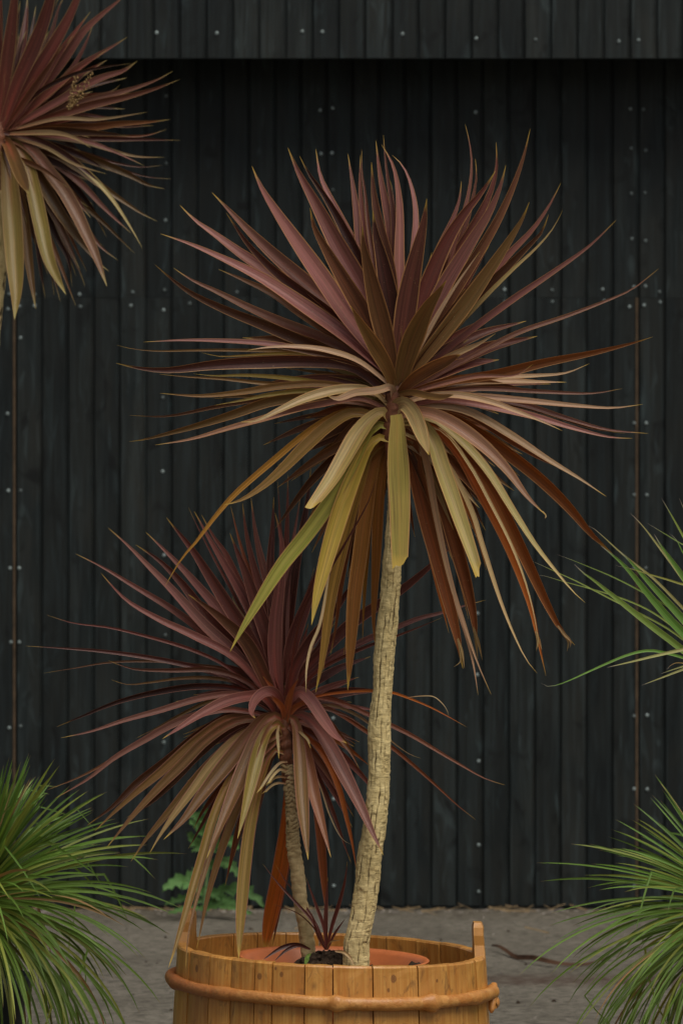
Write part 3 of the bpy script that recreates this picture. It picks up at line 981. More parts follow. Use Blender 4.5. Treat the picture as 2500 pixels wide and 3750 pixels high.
# ------------------------------------------------------------------ tall cordyline
D_MAIN = 8.20
def build_tall():
    t = thing('tall_cordyline', 'tall red-leaved cabbage palm with a pale cracked trunk rising from the tub', 'plant', tuple(px(1303, 3545, D_MAIN)))
    def E(y, x0, x1): return (1250 + (x0 + x1) / 2 * .4676, 1950 + y * .4676, (x1 - x0) * .4676)
    def Z6(y, x0, x1): return (1200 + (x0 + x1) / 2 * .3827, 2650 + y * .3827, (x1 - x0) * .3827)
    rows = [(1288, 3600, 108), Z6(2300, 140, 395), Z6(2100, 148, 400), Z6(1900, 200, 440), Z6(1600, 245, 490), Z6(1300, 275, 520), Z6(1050, 315, 550), Z6(700, 365, 592),
            E(1950, 208, 377), E(1750, 208, 387), E(1500, 211, 387), E(1250, 240, 397), E(1000, 250, 415), E(800, 268, 432), E(500, 302, 460), E(240, 320, 472), E(60, 340, 462),
            (1440, 1840, 46), (1436, 1720, 38), (1432, 1660, 36)]
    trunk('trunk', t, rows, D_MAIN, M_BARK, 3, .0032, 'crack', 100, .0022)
    trunk('stem', t, [(1430, 1690, 30), (1428, 1640, 36), (1430, 1580, 60), (1440, 1520, 78), (1448, 1450, 70), (1452, 1400, 40)], D_MAIN, M_STEM, 5, .002, 'ring', 20, .004)
    c = {'p': .4, 'b': .5}
    rows = [
     # upright fan, rear
     ('A', 'PD', 90, -.12, 10, [(900, 1850), (680, 1000), (640, 700), (610, 480), (572, 238)]),
     ('A', 'DM', 70, -.12, 0, [(905, 1850), (710, 1000), (680, 700), (665, 450), (668, 245)]),
     ('A', 'D', 40, -.14, -10, [(905, 1850), (730, 800), (705, 550), (680, 380), (678, 200)]),
     ('A', 'P', 95, -.12, 22, [(930, 1950), (640, 1000), (520, 740), (430, 560), (360, 400), (327, 200)]),
     ('A', 'DP', 95, -.10, 5, [(930, 1900), (910, 900), (860, 620), (815, 380), (785, 135)]),
     ('A', 'D', 50, -.10, -5, [(940, 1800), (915, 700), (880, 450), (858, 280), (843, 90)]),
     ('A', 'KD', 40, -.11, -15, [(940, 1800), (930, 700), (915, 520), (890, 430)]),
     ('A', 'P', 84, -.06, 15, [(955, 1900), (965, 1000), (965, 600), (925, 350), (875, 240), (828, 165)]),
     ('A', 'P', 65, -.12, 25, [(970, 1900), (1090, 800), (1085, 620), (1040, 430), (985, 320), (912, 248)]),
     ('A', 'PD', 80, -.06, 5, [(960, 1950), (1180, 1200), (1290, 920), (1380, 720), (1425, 580), (1440, 445)]),
     ('5', 'PD', 30, -.12, 0, [(60, 1420), (330, 800), (440, 480), (465, 300), (455, 180), (430, 75)]),
     ('5', 'D', 42, -.10, 0, [(60, 1420), (400, 700), (480, 420), (490, 340), (483, 255)]),
     ('5', 'D', 62, -.05, -15, [(60, 1430), (350, 820), (480, 600), (560, 440), (595, 300), (592, 172)]),
     ('5', 'DB', 58, -.03, -10, [(70, 1440), (420, 880), (600, 580), (690, 380), (740, 230), (770, 102)]),
     # left fan
     ('A', 'K', 95, -.07, -20, [(930, 2000), (680, 1120), (520, 780), (380, 540), (280, 400), (200, 250)]),
     ('A', 'DDP', 155, -.04, 0, [(940, 2040), (720, 1360), (490, 930), (310, 590), (190, 370), (113, 190)]),
     ('4', 'P', 100, .02, 25, [(1500, 1400), (1250, 1080), (1100, 860), (980, 690), (870, 530), (790, 400), (745, 297)]),
     ('4', 'PB', 88, -.02, 20, [(1500, 1400), (1200, 1060), (1000, 880), (850, 750), (720, 625), (620, 520), (537, 435)]),
     ('4', 'KD', 60, .0, -25, [(1500, 1400), (1250, 1150), (1000, 955), (850, 835), (720, 700), (610, 540)]),
     ('4', 'P', 82, -.04, 30, [(1500, 1400), (1250, 1150), (1050, 985), (860, 860), (700, 760), (550, 650), (450, 580), (370, 502)]),
     ('4', 'P', 80, .02, 28, [(1500, 1410), (1250, 1190), (1000, 1010), (800, 880), (600, 780), (430, 705), (268, 650)], {'p': .38, 'k': 1.15}),
     ('4', 'OP', 58, -.06, 15, [(1490, 1410), (1200, 1190), (1000, 1060), (850, 960), (700, 890), (570, 835)]),
     ('4', 'PB', 52, -.02, 20, [(1490, 1420), (1150, 1210), (900, 1110), (720, 1030), (560, 950), (430, 890), (335, 828)]),
     ('4', 'KB', 58, -.03, -25, [(1490, 1430), (1300, 1330), (1050, 1230), (800, 1125), (600, 1045), (430, 962), (330, 890), (240, 812)]),
     ('4', 'KD', 60, -.08, -10, [(1500, 1400), (1300, 1180), (1120, 1000), (960, 880), (880, 860)], {'red': .0}),
     # centre front
     ('A', 'KKD', 160, .02, -5, [(940, 2020), (885, 1350), (830, 1040), (785, 850), (762, 672)]),
     ('A', 'DDB', 118, -.03, -5, [(920, 2000), (885, 1150), (810, 780), (770, 540), (752, 300)]),
     ('A', 'D', 168, .06, 0, [(950, 2050), (990, 1620), (1045, 1250), (1110, 950), (1152, 760), (1175, 580)]),
     ('A', 'BB', 150, .12, 5, [(935, 2050), (865, 1680), (790, 1380), (725, 1100), (690, 930), (683, 790)]),
     ('A', 'BBD', 132, .09, 5, [(930, 2030), (730, 1530), (550, 1220), (405, 970), (312, 795), (283, 650)]),
     ('A', 'OB', 120, .20, 20, [(935, 2040), (870, 1870), (770, 1700), (665, 1530), (592, 1400)]),
     ('A', 'BO', 165, .16, -5, [(960, 2060), (1010, 1830), (1085, 1620), (1180, 1420), (1265, 1295), (1325, 1205)]),
     # right fan
     ('5', 'KM', 88, .01, -8, [(70, 1450), (220, 960), (330, 700), (430, 540), (520, 430), (590, 320)]),
     ('5', 'PM', 36, -.02, 15, [(75, 1450), (300, 950), (400, 640), (430, 560)], {'k': 1.4}),
     ('5', 'DP', 82, .03, 5, [(70, 1460), (300, 960), (450, 710), (560, 530), (615, 400), (643, 292)]),
     ('5', 'PT', 26, .04, 30, [(75, 1460), (330, 1000), (480, 780), (510, 740)], {'k': 1.3}),
     ('5', 'BD', 60, .0, -20, [(75, 1460), (400, 1010), (520, 840), (560, 800)]),
     ('5', 'OB', 84, .09, 10, [(80, 1460), (400, 1060), (560, 835), (660, 685), (730, 570), (765, 485)]),
     ('5', 'PD', 48, .02, 20, [(80, 1460), (450, 1010), (650, 765), (780, 630), (870, 500), (930, 385)]),
     ('5', 'KB', 62, .06, -25, [(85, 1460), (450, 1030), (640, 835), (760, 715), (830, 640), (865, 550)]),
     ('5', 'OT', 26, .07, 35, [(90, 1465), (480, 1035), (680, 835), (800, 725), (890, 620), (940, 525)]),
     ('5', 'PD', 38, .0, 10, [(90, 1470), (400, 1200), (650, 1012), (900, 842), (1080, 712), (1220, 577)]),
     ('5', 'BP', 26, -.05, 10, [(90, 1500), (400, 1325), (700, 1168), (950, 1082), (1150, 1006), (1300, 940), (1440, 832)]),
     ('5', 'TP', 46, .14, 25, [(70, 1490), (250, 1355), (380, 1278), (500, 1225), (590, 1170)]),
     ('A', 'BB', 100, .22, 0, [(950, 2090), (1060, 1975), (1200, 1885), (1330, 1822), (1435, 1772)], {'k': 3.0}),
     ('5', 'BR', 50, .03, -25, [(80, 1500), (330, 1425), (600, 1382), (850, 1322), (1100, 1272), (1300, 1222), (1410, 1188)]),
     ('5', 'BP', 28, .05, 10, [(90, 1490), (480, 1395), (700, 1385), (785, 1330)]),
     ('5', 'PT', 30, -.03, 30, [(90, 1490), (500, 1402), (800, 1390), (960, 1375), (1080, 1327)]),
     ('5', 'TP', 42, -.06, 35, [(90, 1490), (450, 1425), (650, 1417), (800, 1422), (960, 1425)]),
     ('5', 'BP', 26, -.05, 0, [(90, 1500), (500, 1457), (800, 1472), (1100, 1482), (1250, 1458)]),
     ('5', 'P', 40, -.1, 30, [(80, 1500), (230, 1425), (340, 1412)]),
     ('A', 'BO', 55, .19, (0, 45), [(930, 2080), (1060, 2062), (1180, 2088), (1280, 2100), (1385, 2082)], {'k': 3.5}),
     ('7', 'PT', 32, .0, 30, [(150, 120), (300, 78), (550, 65), (800, 85), (1050, 110), (1230, 122), (1375, 105)]),
     ('7', 'KB', 24, -.03, -20, [(150, 120), (320, 80), (600, 88), (780, 110), (950, 160), (1130, 220), (1290, 245)]),
     ('7', 'PD', 30, -.02, 20, [(150, 130), (500, 72), (780, 100), (1000, 168), (1200, 225), (1400, 245)]),
     ('7', 'TP', 34, .06, 30, [(150, 130), (320, 70), (470, 58), (640, 90), (780, 140), (900, 190), (990, 232)]),
     ('7', 'P', 38, .03, 20, [(150, 140), (380, 85), (600, 105), (850, 160), (1050, 220), (1220, 262), (1325, 268)]),
     ('7', 'KR', 32, -.02, -30, [(150, 170), (400, 122), (550, 160), (750, 290), (880, 365), (980, 410)]),
     ('7', 'PT', 40, .03, 30, [(150, 170), (300, 115), (420, 112), (550, 142), (750, 255), (920, 367), (1080, 465), (1200, 547)]),
     ('7', 'RRB', 58, -.06, -30, [(150, 180), (420, 160), (560, 228), (750, 358), (900, 480), (1030, 610), (1130, 730), (1230, 820)], {'k': 2.6}),
     ('7', 'OP', 66, .16, 20, [(150, 190), (250, 145), (340, 142), (450, 185), (600, 290), (720, 410), (830, 555), (910, 635)]),
     ('7', 'TG', 42, .12, 30, [(150, 200), (350, 168), (470, 242), (620, 402), (760, 622), (870, 790), (990, 940), (1040, 1000), (1100, 1055)], {'p': .4, 'k': 1.3}),
     ('7', 'RRB', 60, -.04, -25, [(150, 200), (380, 215), (520, 345), (640, 495), (740, 690), (840, 900), (920, 1070), (980, 1180), (1050, 1258)], {'k': 2.6}),
     ('7', 'RF', 46, .01, -20, [(150, 210), (350, 208), (480, 325), (590, 515), (690, 700), (770, 880), (840, 1080), (880, 1260), (912, 1405)], {'p': .45, 'k': 1.5}),
     ('7', 'TT', 17, .03, 35, [(150, 205), (400, 222), (540, 385), (650, 585), (745, 775), (815, 960), (862, 1150), (880, 1280)]),
     ('7', 'TT', 26, .05, 30, [(160, 210), (400, 340), (560, 620), (590, 720), (640, 880), (700, 1060), (760, 1210), (820, 1330), (870, 1393)]),
     ('7', 'GGT', 80, .12, 15, [(160, 190), (300, 190), (370, 270), (415, 400), (460, 530), (515, 690), (560, 820), (590, 912)], {'p': .5, 'b': .5, 'cut': .55}),
     ('7', 'OT', 76, .20, 15, [(170, 140), (225, 100), (265, 130), (300, 200), (325, 270), (352, 348)], {'p': .45, 'b': .8, 'k': 2.4}),
     ('7', 'RRD', 82, -.02, 0, [(170, 180), (255, 260), (290, 430), (345, 660), (400, 860), (450, 1060), (490, 1230), (515, 1370)], {'p': .4, 'k': 2.4}),
     ('7', 'TP', 34, .05, 25, [(180, 180), (290, 235), (340, 380), (380, 600), (420, 800), (470, 1000), (520, 1150), (580, 1330), (650, 1495)], {'p': .25, 'k': 1.5}),
     ('7', 'TP', 16, .055, 25, [(440, 850), (480, 1050), (530, 1210), (565, 1350), (588, 1500)]),
     ('7', 'RK', 74, -.07, 0, [(170, 190), (300, 265), (370, 420), (430, 600), (480, 780), (530, 960), (565, 1120), (582, 1280)], {'p': .4, 'k': 2.4}),
     ('7', 'TO', 12, -.07, 20, [(570, 1180), (590, 1250), (608, 1330)]),
     ('7', 'TO', 12, -.045, 20, [(968, 1165), (990, 1200), (1018, 1240), (1012, 1290)]),
     ('7', 'TB', 14, -.04, 20, [(970, 1165), (1000, 1205), (1030, 1240), (1025, 1272)]),
     ('7', 'TO', 10, .01, 20, [(862, 1190), (872, 1240), (866, 1285)]),
     ('7', 'TO', 10, .01, 20, [(868, 1195), (884, 1250), (892, 1280)]),
     ('7', 'TO', 12, -.07, 20, [(566, 1170), (578, 1250), (586, 1325)]),
     ('7', 'TO', 10, -.02, 20, [(492, 1225), (512, 1290), (522, 1370)]),
     ('7', 'TO', 9, .18, 20, [(895, 615), (912, 640), (906, 652)]),
     ('7', 'TO', 9, -.02, 20, [(488, 1230), (505, 1310), (500, 1340), (470, 1362)]),
     # hanging front and left
     ('B', 'GGO', 158, .13, 8, [(880, 330), (886, 345), (892, 560), (902, 800), (908, 1000), (908, 1200), (908, 1400)], {'p': .42, 'b': .52, 'cut': .72, 'zb': .08, 'fold': .12}),
     ('B', 'GOT', 128, .13, 25, [(840, 380), (790, 305), (710, 345), (610, 460), (510, 630), (410, 800), (335, 905), (275, 985)], {'p': .45, 'b': .3, 'cut': .55}),
     ('B', 'GGN', 112, .08, 12, [(850, 420), (790, 395), (700, 440), (570, 680), (410, 950), (240, 1190), (70, 1400), (-117, 1692), (-240, 1900), (-310, 2033)], {'p': .45, 'b': .4, 'k': 2.2}),
     ('B', 'GGY', 130, .10, 10, [(830, 510), (770, 490), (690, 545), (600, 720), (510, 950), (430, 1200), (360, 1450), (310, 1650), (275, 1840)], {'p': .45, 'b': .3, 'k': 2.2}),
     ('B', 'RG', 84, -.01, 5, [(820, 520), (700, 600), (640, 780), (570, 1000), (505, 1250), (445, 1500), (405, 1700), (380, 1900), (350, 2100), (305, 2325)], {'k': 2.6}),
     ('B', 'RO', 108, -.03, -5, [(820, 500), (750, 600), (700, 800), (660, 1050), (620, 1350), (585, 1600), (565, 1850), (552, 2050), (535, 2310)], {'k': 3.0, 'p': .4}),
     ('B', 'RRO', 78, -.06, 0, [(830, 560), (795, 680), (770, 850), (750, 1100), (737, 1400), (727, 1600), (720, 1800), (735, 2030)], {'p': .4}),
     ('B', 'RK', 54, -.07, -10, [(800, 520), (690, 600), (620, 800), (570, 1100), (520, 1350), (480, 1600), (450, 1850), (410, 2060)]),
     ('B', 'RO', 40, -.05, 5, [(800, 540), (670, 700), (590, 950), (500, 1300), (440, 1600), (390, 1900), (360, 2180)]),
     ('B', 'RO', 56, -.08, 0, [(820, 520), (720, 700), (650, 1000), (600, 1400), (560, 1750), (500, 2080)]),
     ('B', 'FR', 50, -.09, 0, [(815, 520), (660, 680), (560, 950), (470, 1300), (420, 1650), (400, 1980)]),
     ('B', 'RY', 44, -.09, 0, [(835, 540), (760, 720), (700, 1000), (670, 1350), (650, 1700), (640, 1960)]),
     ('B', 'FR', 60, -.09, 0, [(900, 520), (985, 640), (1060, 900), (1120, 1250), (1190, 1600), (1260, 1900)]),
     ('B', 'RO', 50, -.10, 0, [(920, 500), (1060, 620), (1180, 900), (1270, 1250), (1350, 1550), (1400, 1800)]),
     ('B', 'R', 46, -.10, 0, [(930, 480), (1150, 600), (1320, 850), (1450, 1150), (1530, 1450)]),
     ('B', 'T', 22, .06, 20, [(420, 1250), (380, 1600), (330, 1850), (270, 2000), (240, 2150), (235, 2330)], {'p': .7}),
     ('6', 'YR', 34, .02, 10, [(1450, 330), (1250, 285), (1120, 342), (1000, 428), (880, 530), (760, 632), (640, 742), (540, 860), (450, 980), (380, 1060), (290, 1210)]),
     ('6', 'OO', 66, .06, 18, [(1450, 330), (1270, 300), (1150, 365), (1030, 468), (900, 598), (780, 700), (680, 760), (595, 783)]),
     ('6', 'OP', 36, .05, 25, [(1460, 280), (1200, 240), (980, 280), (800, 332), (620, 382), (420, 440), (240, 470)]),
     ('6', 'OT', 52, .14, 30, [(1460, 270), (1380, 190), (1250, 172), (1050, 215), (880, 290), (765, 343), (685, 350)], {'b': .25}),
     ('6', 'PB', 36, .12, 20, [(1450, 280), (1300, 225), (1120, 252), (950, 288), (800, 335), (720, 358)]),
     ('6', 'TP', 42, .21, 30, [(1490, 230), (1470, 168), (1420, 178), (1380, 186), (1280, 196), (1190, 228), (1135, 212)], {'k': 3.0, 'b': .8}),
     ('6', 'KO', 50, .02, -25, [(1450, 260), (1100, 222), (850, 242), (650, 310), (450, 372), (300, 412), (190, 440), (105, 452)]),
     ('6', 'OG', 32, .0, 20, [(1440, 230), (1080, 188), (850, 205), (700, 235), (550, 262)]),
     ('6', 'BO', 38, .02, 15, [(1440, 220), (1150, 152), (900, 160), (700, 192), (480, 213), (265, 200)]),
     ('6', 'OG', 26, -.06, 15, [(1430, 210), (1100, 145), (900, 117), (700, 105), (550, 108), (440, 98)]),
     ('6', 'OB', 22, -.04, 0, [(1430, 210), (1150, 152), (850, 150), (600, 125), (400, 113), (260, 100)]),
     ('6', 'KD', 66, .08, -15, [(1450, 200), (1270, 65), (1050, 35), (800, 38), (550, 52), (300, 80), (150, 68), (35, 42)]),
     ('6', 'KB', 26, -.05, -20, [(1440, 240), (1000, 202), (800, 228), (550, 272), (300, 320), (105, 315)]),
     ('6', 'OK', 34, -.07, -20, [(1440, 250), (1200, 215), (1000, 215), (850, 225), (700, 215), (545, 228)]),
     ('6', 'KO', 40, -.09, -20, [(1450, 270), (1250, 250), (1050, 230), (930, 240)]),
     ('4', 'P', 32, .0, 30, [(1490, 1460), (1330, 1315), (1100, 1270), (850, 1225), (600, 1208), (380, 1205), (180, 1215)]),
     ('4', 'BO', 18, -.06, 0, [(1470, 1450), (1000, 1275), (700, 1258), (450, 1258), (250, 1262), (130, 1252), (38, 1232)]),
     ('4', 'TP', 30, .10, 35, [(1490, 1460), (1300, 1312), (1150, 1260), (1000, 1238), (850, 1240), (720, 1258)]),
     ('4', 'KB', 36, .04, -15, [(1490, 1450), (1350, 1350), (1200, 1300), (1000, 1262), (840, 1240)]),
     ('4', 'OY', 22, -.04, 10, [(1480, 1470), (1200, 1312), (950, 1275), (700, 1285), (580, 1290), (480, 1270)]),
     ('4', 'GT', 34, -.05, 30, [(1490, 1480), (1370, 1430), (1280, 1390), (1130, 1348)]),
     ('4', 'OK', 28, -.06, 10, [(1490, 1490), (1280, 1410), (1100, 1375), (920, 1352)]),
     ('4', 'KD', 40, -.02, -20, [(1490, 1470), (1380, 1370), (1220, 1310), (1060, 1300)]),
    ]
    leaves(t, D_MAIN, M_LEAF, rows, red=.10, seed=31)
    fill(t, D_MAIN, M_LEAF, 1445, 1445, 34, 12, 168, 380, 640, 34, 60, ['D', 'KD', 'DM', 'PD', 'B'], (-.16, -.03), .1, 51)
    fill(t, D_MAIN, M_LEAF, 1442, 1480, 30, -70, 14, 260, 480, 24, 44, ['B', 'KB', 'OB', 'RK', 'TB'], (-.16, -.02), .1, 52)
    fill(t, D_MAIN, M_LEAF, 1442, 1480, 30, 166, 252, 260, 480, 24, 44, ['B', 'KB', 'OB', 'RK', 'OP'], (-.16, -.02), .1, 53)
build_tall()

# ------------------------------------------------------------------ short cordyline
D_SHORT = 8.33
def build_short():
    t = thing('short_cordyline', 'shorter purple-red cabbage palm with a thin ringed trunk left of the tall one', 'plant', tuple(px(1128, 3490, D_SHORT)))
    def Z(y, x0, x1): return (600 + (x0 + x1) / 2 * .574, 2500 + y * .574, (x1 - x0) * .574)
    rows = [(1136, 3520, 58), Z(1720, 872, 970), Z(1600, 860, 956), Z(1400, 828, 918), Z(1200, 803, 896), Z(1050, 782, 872), Z(900, 778, 860), Z(700, 768, 850), Z(600, 755, 835), Z(520, 745, 825)]
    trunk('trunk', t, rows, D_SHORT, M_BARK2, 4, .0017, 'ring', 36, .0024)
    trunk('stem', t, [Z(640, 755, 832), Z(550, 750, 826), Z(480, 735, 822), Z(400, 728, 818), Z(300, 722, 812), Z(200, 730, 812), Z(100, 745, 812), Z(0, 765, 800)], D_SHORT, M_STEM, 6, .003, 'ring', 24, .003)
    rows = [
     ('C', 'M', 30, -.06, 0, [(850, 1950), (480, 1100), (330, 830), (220, 620), (130, 440), (90, 352)]),
     ('C', 'M', 78, -.04, 15, [(850, 1950), (600, 1180), (500, 960), (400, 740), (300, 600), (198, 415)]),
     ('C', 'PM', 86, .0, 18, [(850, 1950), (620, 1250), (480, 980), (350, 760), (250, 590), (190, 480), (137, 385)]),
     ('C', 'T', 20, -.03, 20, [(700, 1450), (520, 1220), (470, 1140), (445, 1080)], {'p': .7}),
     ('C', 'RM', 50, -.09, -5, [(850, 1950), (640, 1000), (560, 800), (500, 600), (437, 345)]),
     ('C', 'M', 78, -.07, 5, [(850, 1950), (700, 1100), (615, 800), (562, 550), (533, 318)]),
     ('C', 'MP', 86, -.08, 12, [(855, 1950), (760, 1050), (692, 800), (640, 560), (603, 278)]),
     ('C', 'MMK', 92, -.07, -10, [(860, 1950), (775, 1100), (762, 800), (778, 550), (790, 265)]),
     ('C', 'MMK', 118, .01, -5, [(860, 1950), (745, 1450), (645, 1150), (562, 900), (490, 720), (430, 565)]),
     ('C', 'MMK', 112, .03, -5, [(860, 1980), (620, 1480), (440, 1200), (250, 900), (120, 700), (0, 550), (-91, 437)]),
     ('C', 'M', 36, -.10, 0, [(870, 1950), (870, 900), (850, 600), (820, 130)]),
     ('C', 'MD', 66, -.11, 0, [(875, 1950), (885, 1000), (892, 700), (902, 400), (905, 80)]),
     ('C', 'P', 54, -.08, 20, [(880, 1950), (900, 1000), (940, 680), (982, 430), (1010, 250)]),
     ('C', 'KD', 94, -.10, -15, [(880, 1950), (905, 1300), (962, 850), (1022, 550), (1065, 300), (1093, 32)]),
     ('C', 'KM', 60, -.05, -10, [(870, 1950), (860, 1300), (900, 1000), (950, 800), (1000, 720)]),
     ('C', 'PM', 118, .06, 8, [(845, 2000), (800, 1620), (805, 1300), (840, 1000), (860, 780), (850, 610), (800, 400)], {'p': .35, 'b': .5}),
     ('C', 'MMK', 115, -.03, -8, [(890, 1980), (930, 1520), (1010, 1270), (1085, 1080), (1140, 900), (1190, 740)]),
     ('C', 'KM', 40, -.08, -8, [(890, 1980), (980, 1300), (1080, 1000), (1120, 850)]),
     ('C', 'MMK', 96, .06, 0, [(885, 2000), (960, 1680), (1080, 1470), (1220, 1290), (1350, 1110), (1430, 985), (1470, 870)]),
     ('C', 'MK', 96, -.07, 5, [(885, 2000), (1000, 1740), (1150, 1580), (1320, 1400), (1470, 1270), (1641, 1159), (1847, 1022), (2041, 862), (2201, 713), (2332, 605)]),
     ('C', 'PM', 52, -.09, 18, [(890, 2000), (1050, 1760), (1230, 1610), (1400, 1515), (1568, 1430), (1812, 1330), (1984, 1262), (2155, 1221), (2316, 1170), (2442, 1136), (2527, 1113)]),
     ('C', 'KM', 30, .19, -10, [(890, 2010), (1000, 1850), (1150, 1700), (1350, 1585), (1568, 1490), (1794, 1409), (1972, 1340), (2171, 1257)]),
     ('C', 'MK', 28, .28, -5, [(890, 1980), (1000, 1300), (1120, 1030), (1260, 840), (1400, 605), (1500, 430), (1580, 270), (1647, 27)]),
     ('C', 'P', 74, -.02, 25, [(890, 2000), (940, 1800), (985, 1660), (1060, 1570), (1130, 1500)]),
     ('C', 'PM', 84, .16, 20, [(860, 2040), (825, 1910), (770, 1862), (690, 1880), (625, 1955), (605, 2040), (640, 2085)], {'b': .6, 'k': 2.5}),
     ('C', 'P', 100, .14, 20, [(895, 2040), (930, 1920), (1000, 1862), (1075, 1915), (1150, 2020), (1230, 2140), (1300, 2230), (1390, 2290)], {'b': .5, 'k': 2.6}),
     ('8', 'PM', 34, -.03, 15, [(1250, 990), (1100, 800), (900, 622), (750, 512), (600, 422), (450, 332), (335, 275)]),
     ('8', 'PM', 36, .02, 20, [(1250, 990), (1050, 742), (850, 632), (700, 562), (560, 480), (490, 410), (447, 360)]),
     ('8', 'P', 48, .0, 20, [(1250, 990), (1060, 735), (900, 585), (760, 432), (640, 312), (560, 232), (478, 160)], {'p': .42, 'k': 1.3}),
     ('8', 'KM', 54, -.02, -10, [(1250, 990), (1050, 705), (920, 560), (800, 402), (700, 302), (600, 235)]),
     ('8', 'PM', 48, -.04, 15, [(1250, 980), (1000, 565), (880, 422), (780, 312), (700, 232), (643, 178)]),
     ('8', 'BD', 64, .12, 0, [(1240, 980), (1090, 670), (1000, 580), (900, 500), (832, 455)]),
     ('8', 'M', 16, -.04, 0, [(1250, 990), (1000, 772), (850, 700), (650, 640), (480, 600), (320, 580), (208, 545)]),
     ('8', 'MK', 22, .0, 0, [(1250, 990), (1000, 812), (850, 772), (650, 732), (450, 705), (250, 690), (113, 682)]),
     ('8', 'MB', 24, .04, -10, [(1250, 990), (1100, 845), (950, 790), (750, 790), (600, 785), (540, 770), (478, 745)]),
     ('8', 'B', 13, -.06, 0, [(1250, 995), (1050, 800), (850, 765), (700, 750), (480, 755), (330, 780), (190, 803)]),
     ('8', 'OB', 16, -.05, 10, [(1240, 995), (1080, 855), (950, 825), (800, 825), (650, 845), (560, 852), (490, 830)]),
     ('8', 'K', 28, .03, -25, [(1240, 995), (1100, 885), (900, 860), (700, 885), (520, 930), (370, 990), (250, 1040)]),
     ('8', 'PB', 28, .06, 20, [(1240, 995), (1080, 898), (900, 910), (700, 968), (550, 1010), (400, 1060), (270, 1088)]),
     ('8', 'PM', 48, .2, 22, [(1230, 990), (1160, 900), (1100, 902), (1000, 925), (880, 985), (790, 1045), (718, 1092)]),
     ('8', 'OK', 18, -.05, 0, [(1230, 995), (1100, 920), (950, 920), (800, 985), (700, 1040), (600, 1090)]),
     ('8', 'PB', 32, .04, 10, [(1230, 1000), (1000, 962), (800, 1010), (650, 1090), (500, 1180), (400, 1262), (320, 1312), (245, 1355)]),
     ('8', 'B', 22, .0, 10, [(1230, 1000), (1000, 965), (800, 1018), (600, 1120), (450, 1210), (350, 1262), (210, 1318)]),
     ('8', 'BK', 44, -.03, -10, [(1220, 1005), (1050, 980), (900, 1060), (750, 1180), (600, 1290), (500, 1390), (385, 1475)]),
     ('8', 'OB', 46, .03, 15, [(1220, 1005), (1020, 1000), (880, 1090), (720, 1230), (600, 1330), (480, 1440), (420, 1500)]),
     ('8', 'BBO', 46, .07, 15, [(1220, 1010), (1060, 1010), (920, 1090), (800, 1210), (680, 1330), (580, 1440), (470, 1575)]),
     ('8', 'KB', 36, -.06, -20, [(1220, 1010), (1040, 1040), (880, 1160), (760, 1290), (660, 1380), (560, 1440)]),
     ('8', 'OB', 46, .05, 10, [(1225, 1015), (1080, 1062), (960, 1170), (850, 1290), (750, 1410), (650, 1530), (579, 1634)]),
     ('8', 'OOT', 46, .1, 20, [(1225, 1015), (1060, 1082), (940, 1200), (850, 1320), (760, 1440), (700, 1530), (662, 1597)]),
     ('8', 'BO', 34, -.05, 0, [(1225, 1015), (1040, 1010), (960, 1060), (930, 1110), (905, 1155)]),
     ('Z', 'BBO', 102, .15, 12, [(770, 270), (720, 215), (650, 222), (560, 315), (450, 455), (330, 605), (230, 735), (120, 880), (0, 1000)], {'b': .35}),
     ('Z', 'BBO', 100, .18, 15, [(770, 280), (735, 210), (680, 225), (605, 330), (535, 490), (460, 670), (390, 840), (320, 1005), (275, 1120)], {'b': .35}),
     ('Z', 'OG', 88, .20, 15, [(770, 330), (735, 265), (690, 275), (640, 340), (592, 490), (552, 660), (510, 835), (470, 995)], {'b': .4}),
     ('Z', 'OGO', 80, .14, 5, [(770, 450), (730, 425), (690, 445), (640, 545), (592, 720), (548, 930), (520, 1150), (502, 1350), (487, 1550), (477, 1765)], {'p': .55, 'b': .3, 'k': 3.0}),
     ('Z', 'OB', 54, .12, 10, [(765, 330), (620, 460), (500, 720), (405, 960), (332, 1180), (272, 1400), (235, 1580), (210, 1700)]),
     ('Z', 'OYB', 58, .25, 5, [(760, 320), (560, 440), (410, 640), (315, 860), (252, 1080), (190, 1290), (130, 1500), (70, 1700), (30, 1820)], {'p': .55, 'k': 2.2}),
     ('Z', 'OB', 34, .26, 5, [(760, 340), (540, 570), (420, 800), (330, 1000), (270, 1180), (210, 1380), (165, 1560), (147, 1700), (140, 1820)]),
     ('Z', 'KR', 54, -.02, -10, [(765, 350), (600, 620), (525, 800), (472, 950), (430, 1130), (390, 1300)]),
     ('Z', 'KR', 50, -.05, -10, [(765, 330), (560, 500), (430, 610), (330, 710), (240, 835), (190, 935)]),
     ('Z', 'BK', 46, -.03, -10, [(765, 330), (600, 520), (480, 720), (400, 900), (340, 1060)]),
     ('Z', 'BO', 88, .2, 10, [(780, 260), (800, 210), (838, 250), (862, 400), (876, 600), (888, 800), (905, 980), (920, 1130)], {'b': .4, 'k': 2.2}),
     ('Z', 'OPR', 80, .15, 5, [(790, 270), (870, 330), (920, 510), (962, 720), (1012, 910), (1065, 1115)]),
     ('Z', 'PPB', 94, .22, 18, [(790, 250), (840, 200), (900, 212), (975, 280), (1060, 410), (1155, 590), (1250, 780), (1330, 955), (1400, 1100)], {'b': .35}),
     ('Z', 'RF', 40, .06, -10, [(800, 270), (940, 370), (1040, 500), (1112, 660), (1162, 850), (1200, 1020), (1230, 1210)]),
     ('Z', 'T', 10, .09, 10, [(960, 560), (1010, 700), (1060, 850), (1140, 1000), (1210, 1040)]),
     ('Z', 'BR', 50, .08, -15, [(800, 230), (1000, 220), (1120, 345), (1190, 440), (1243, 545)]),
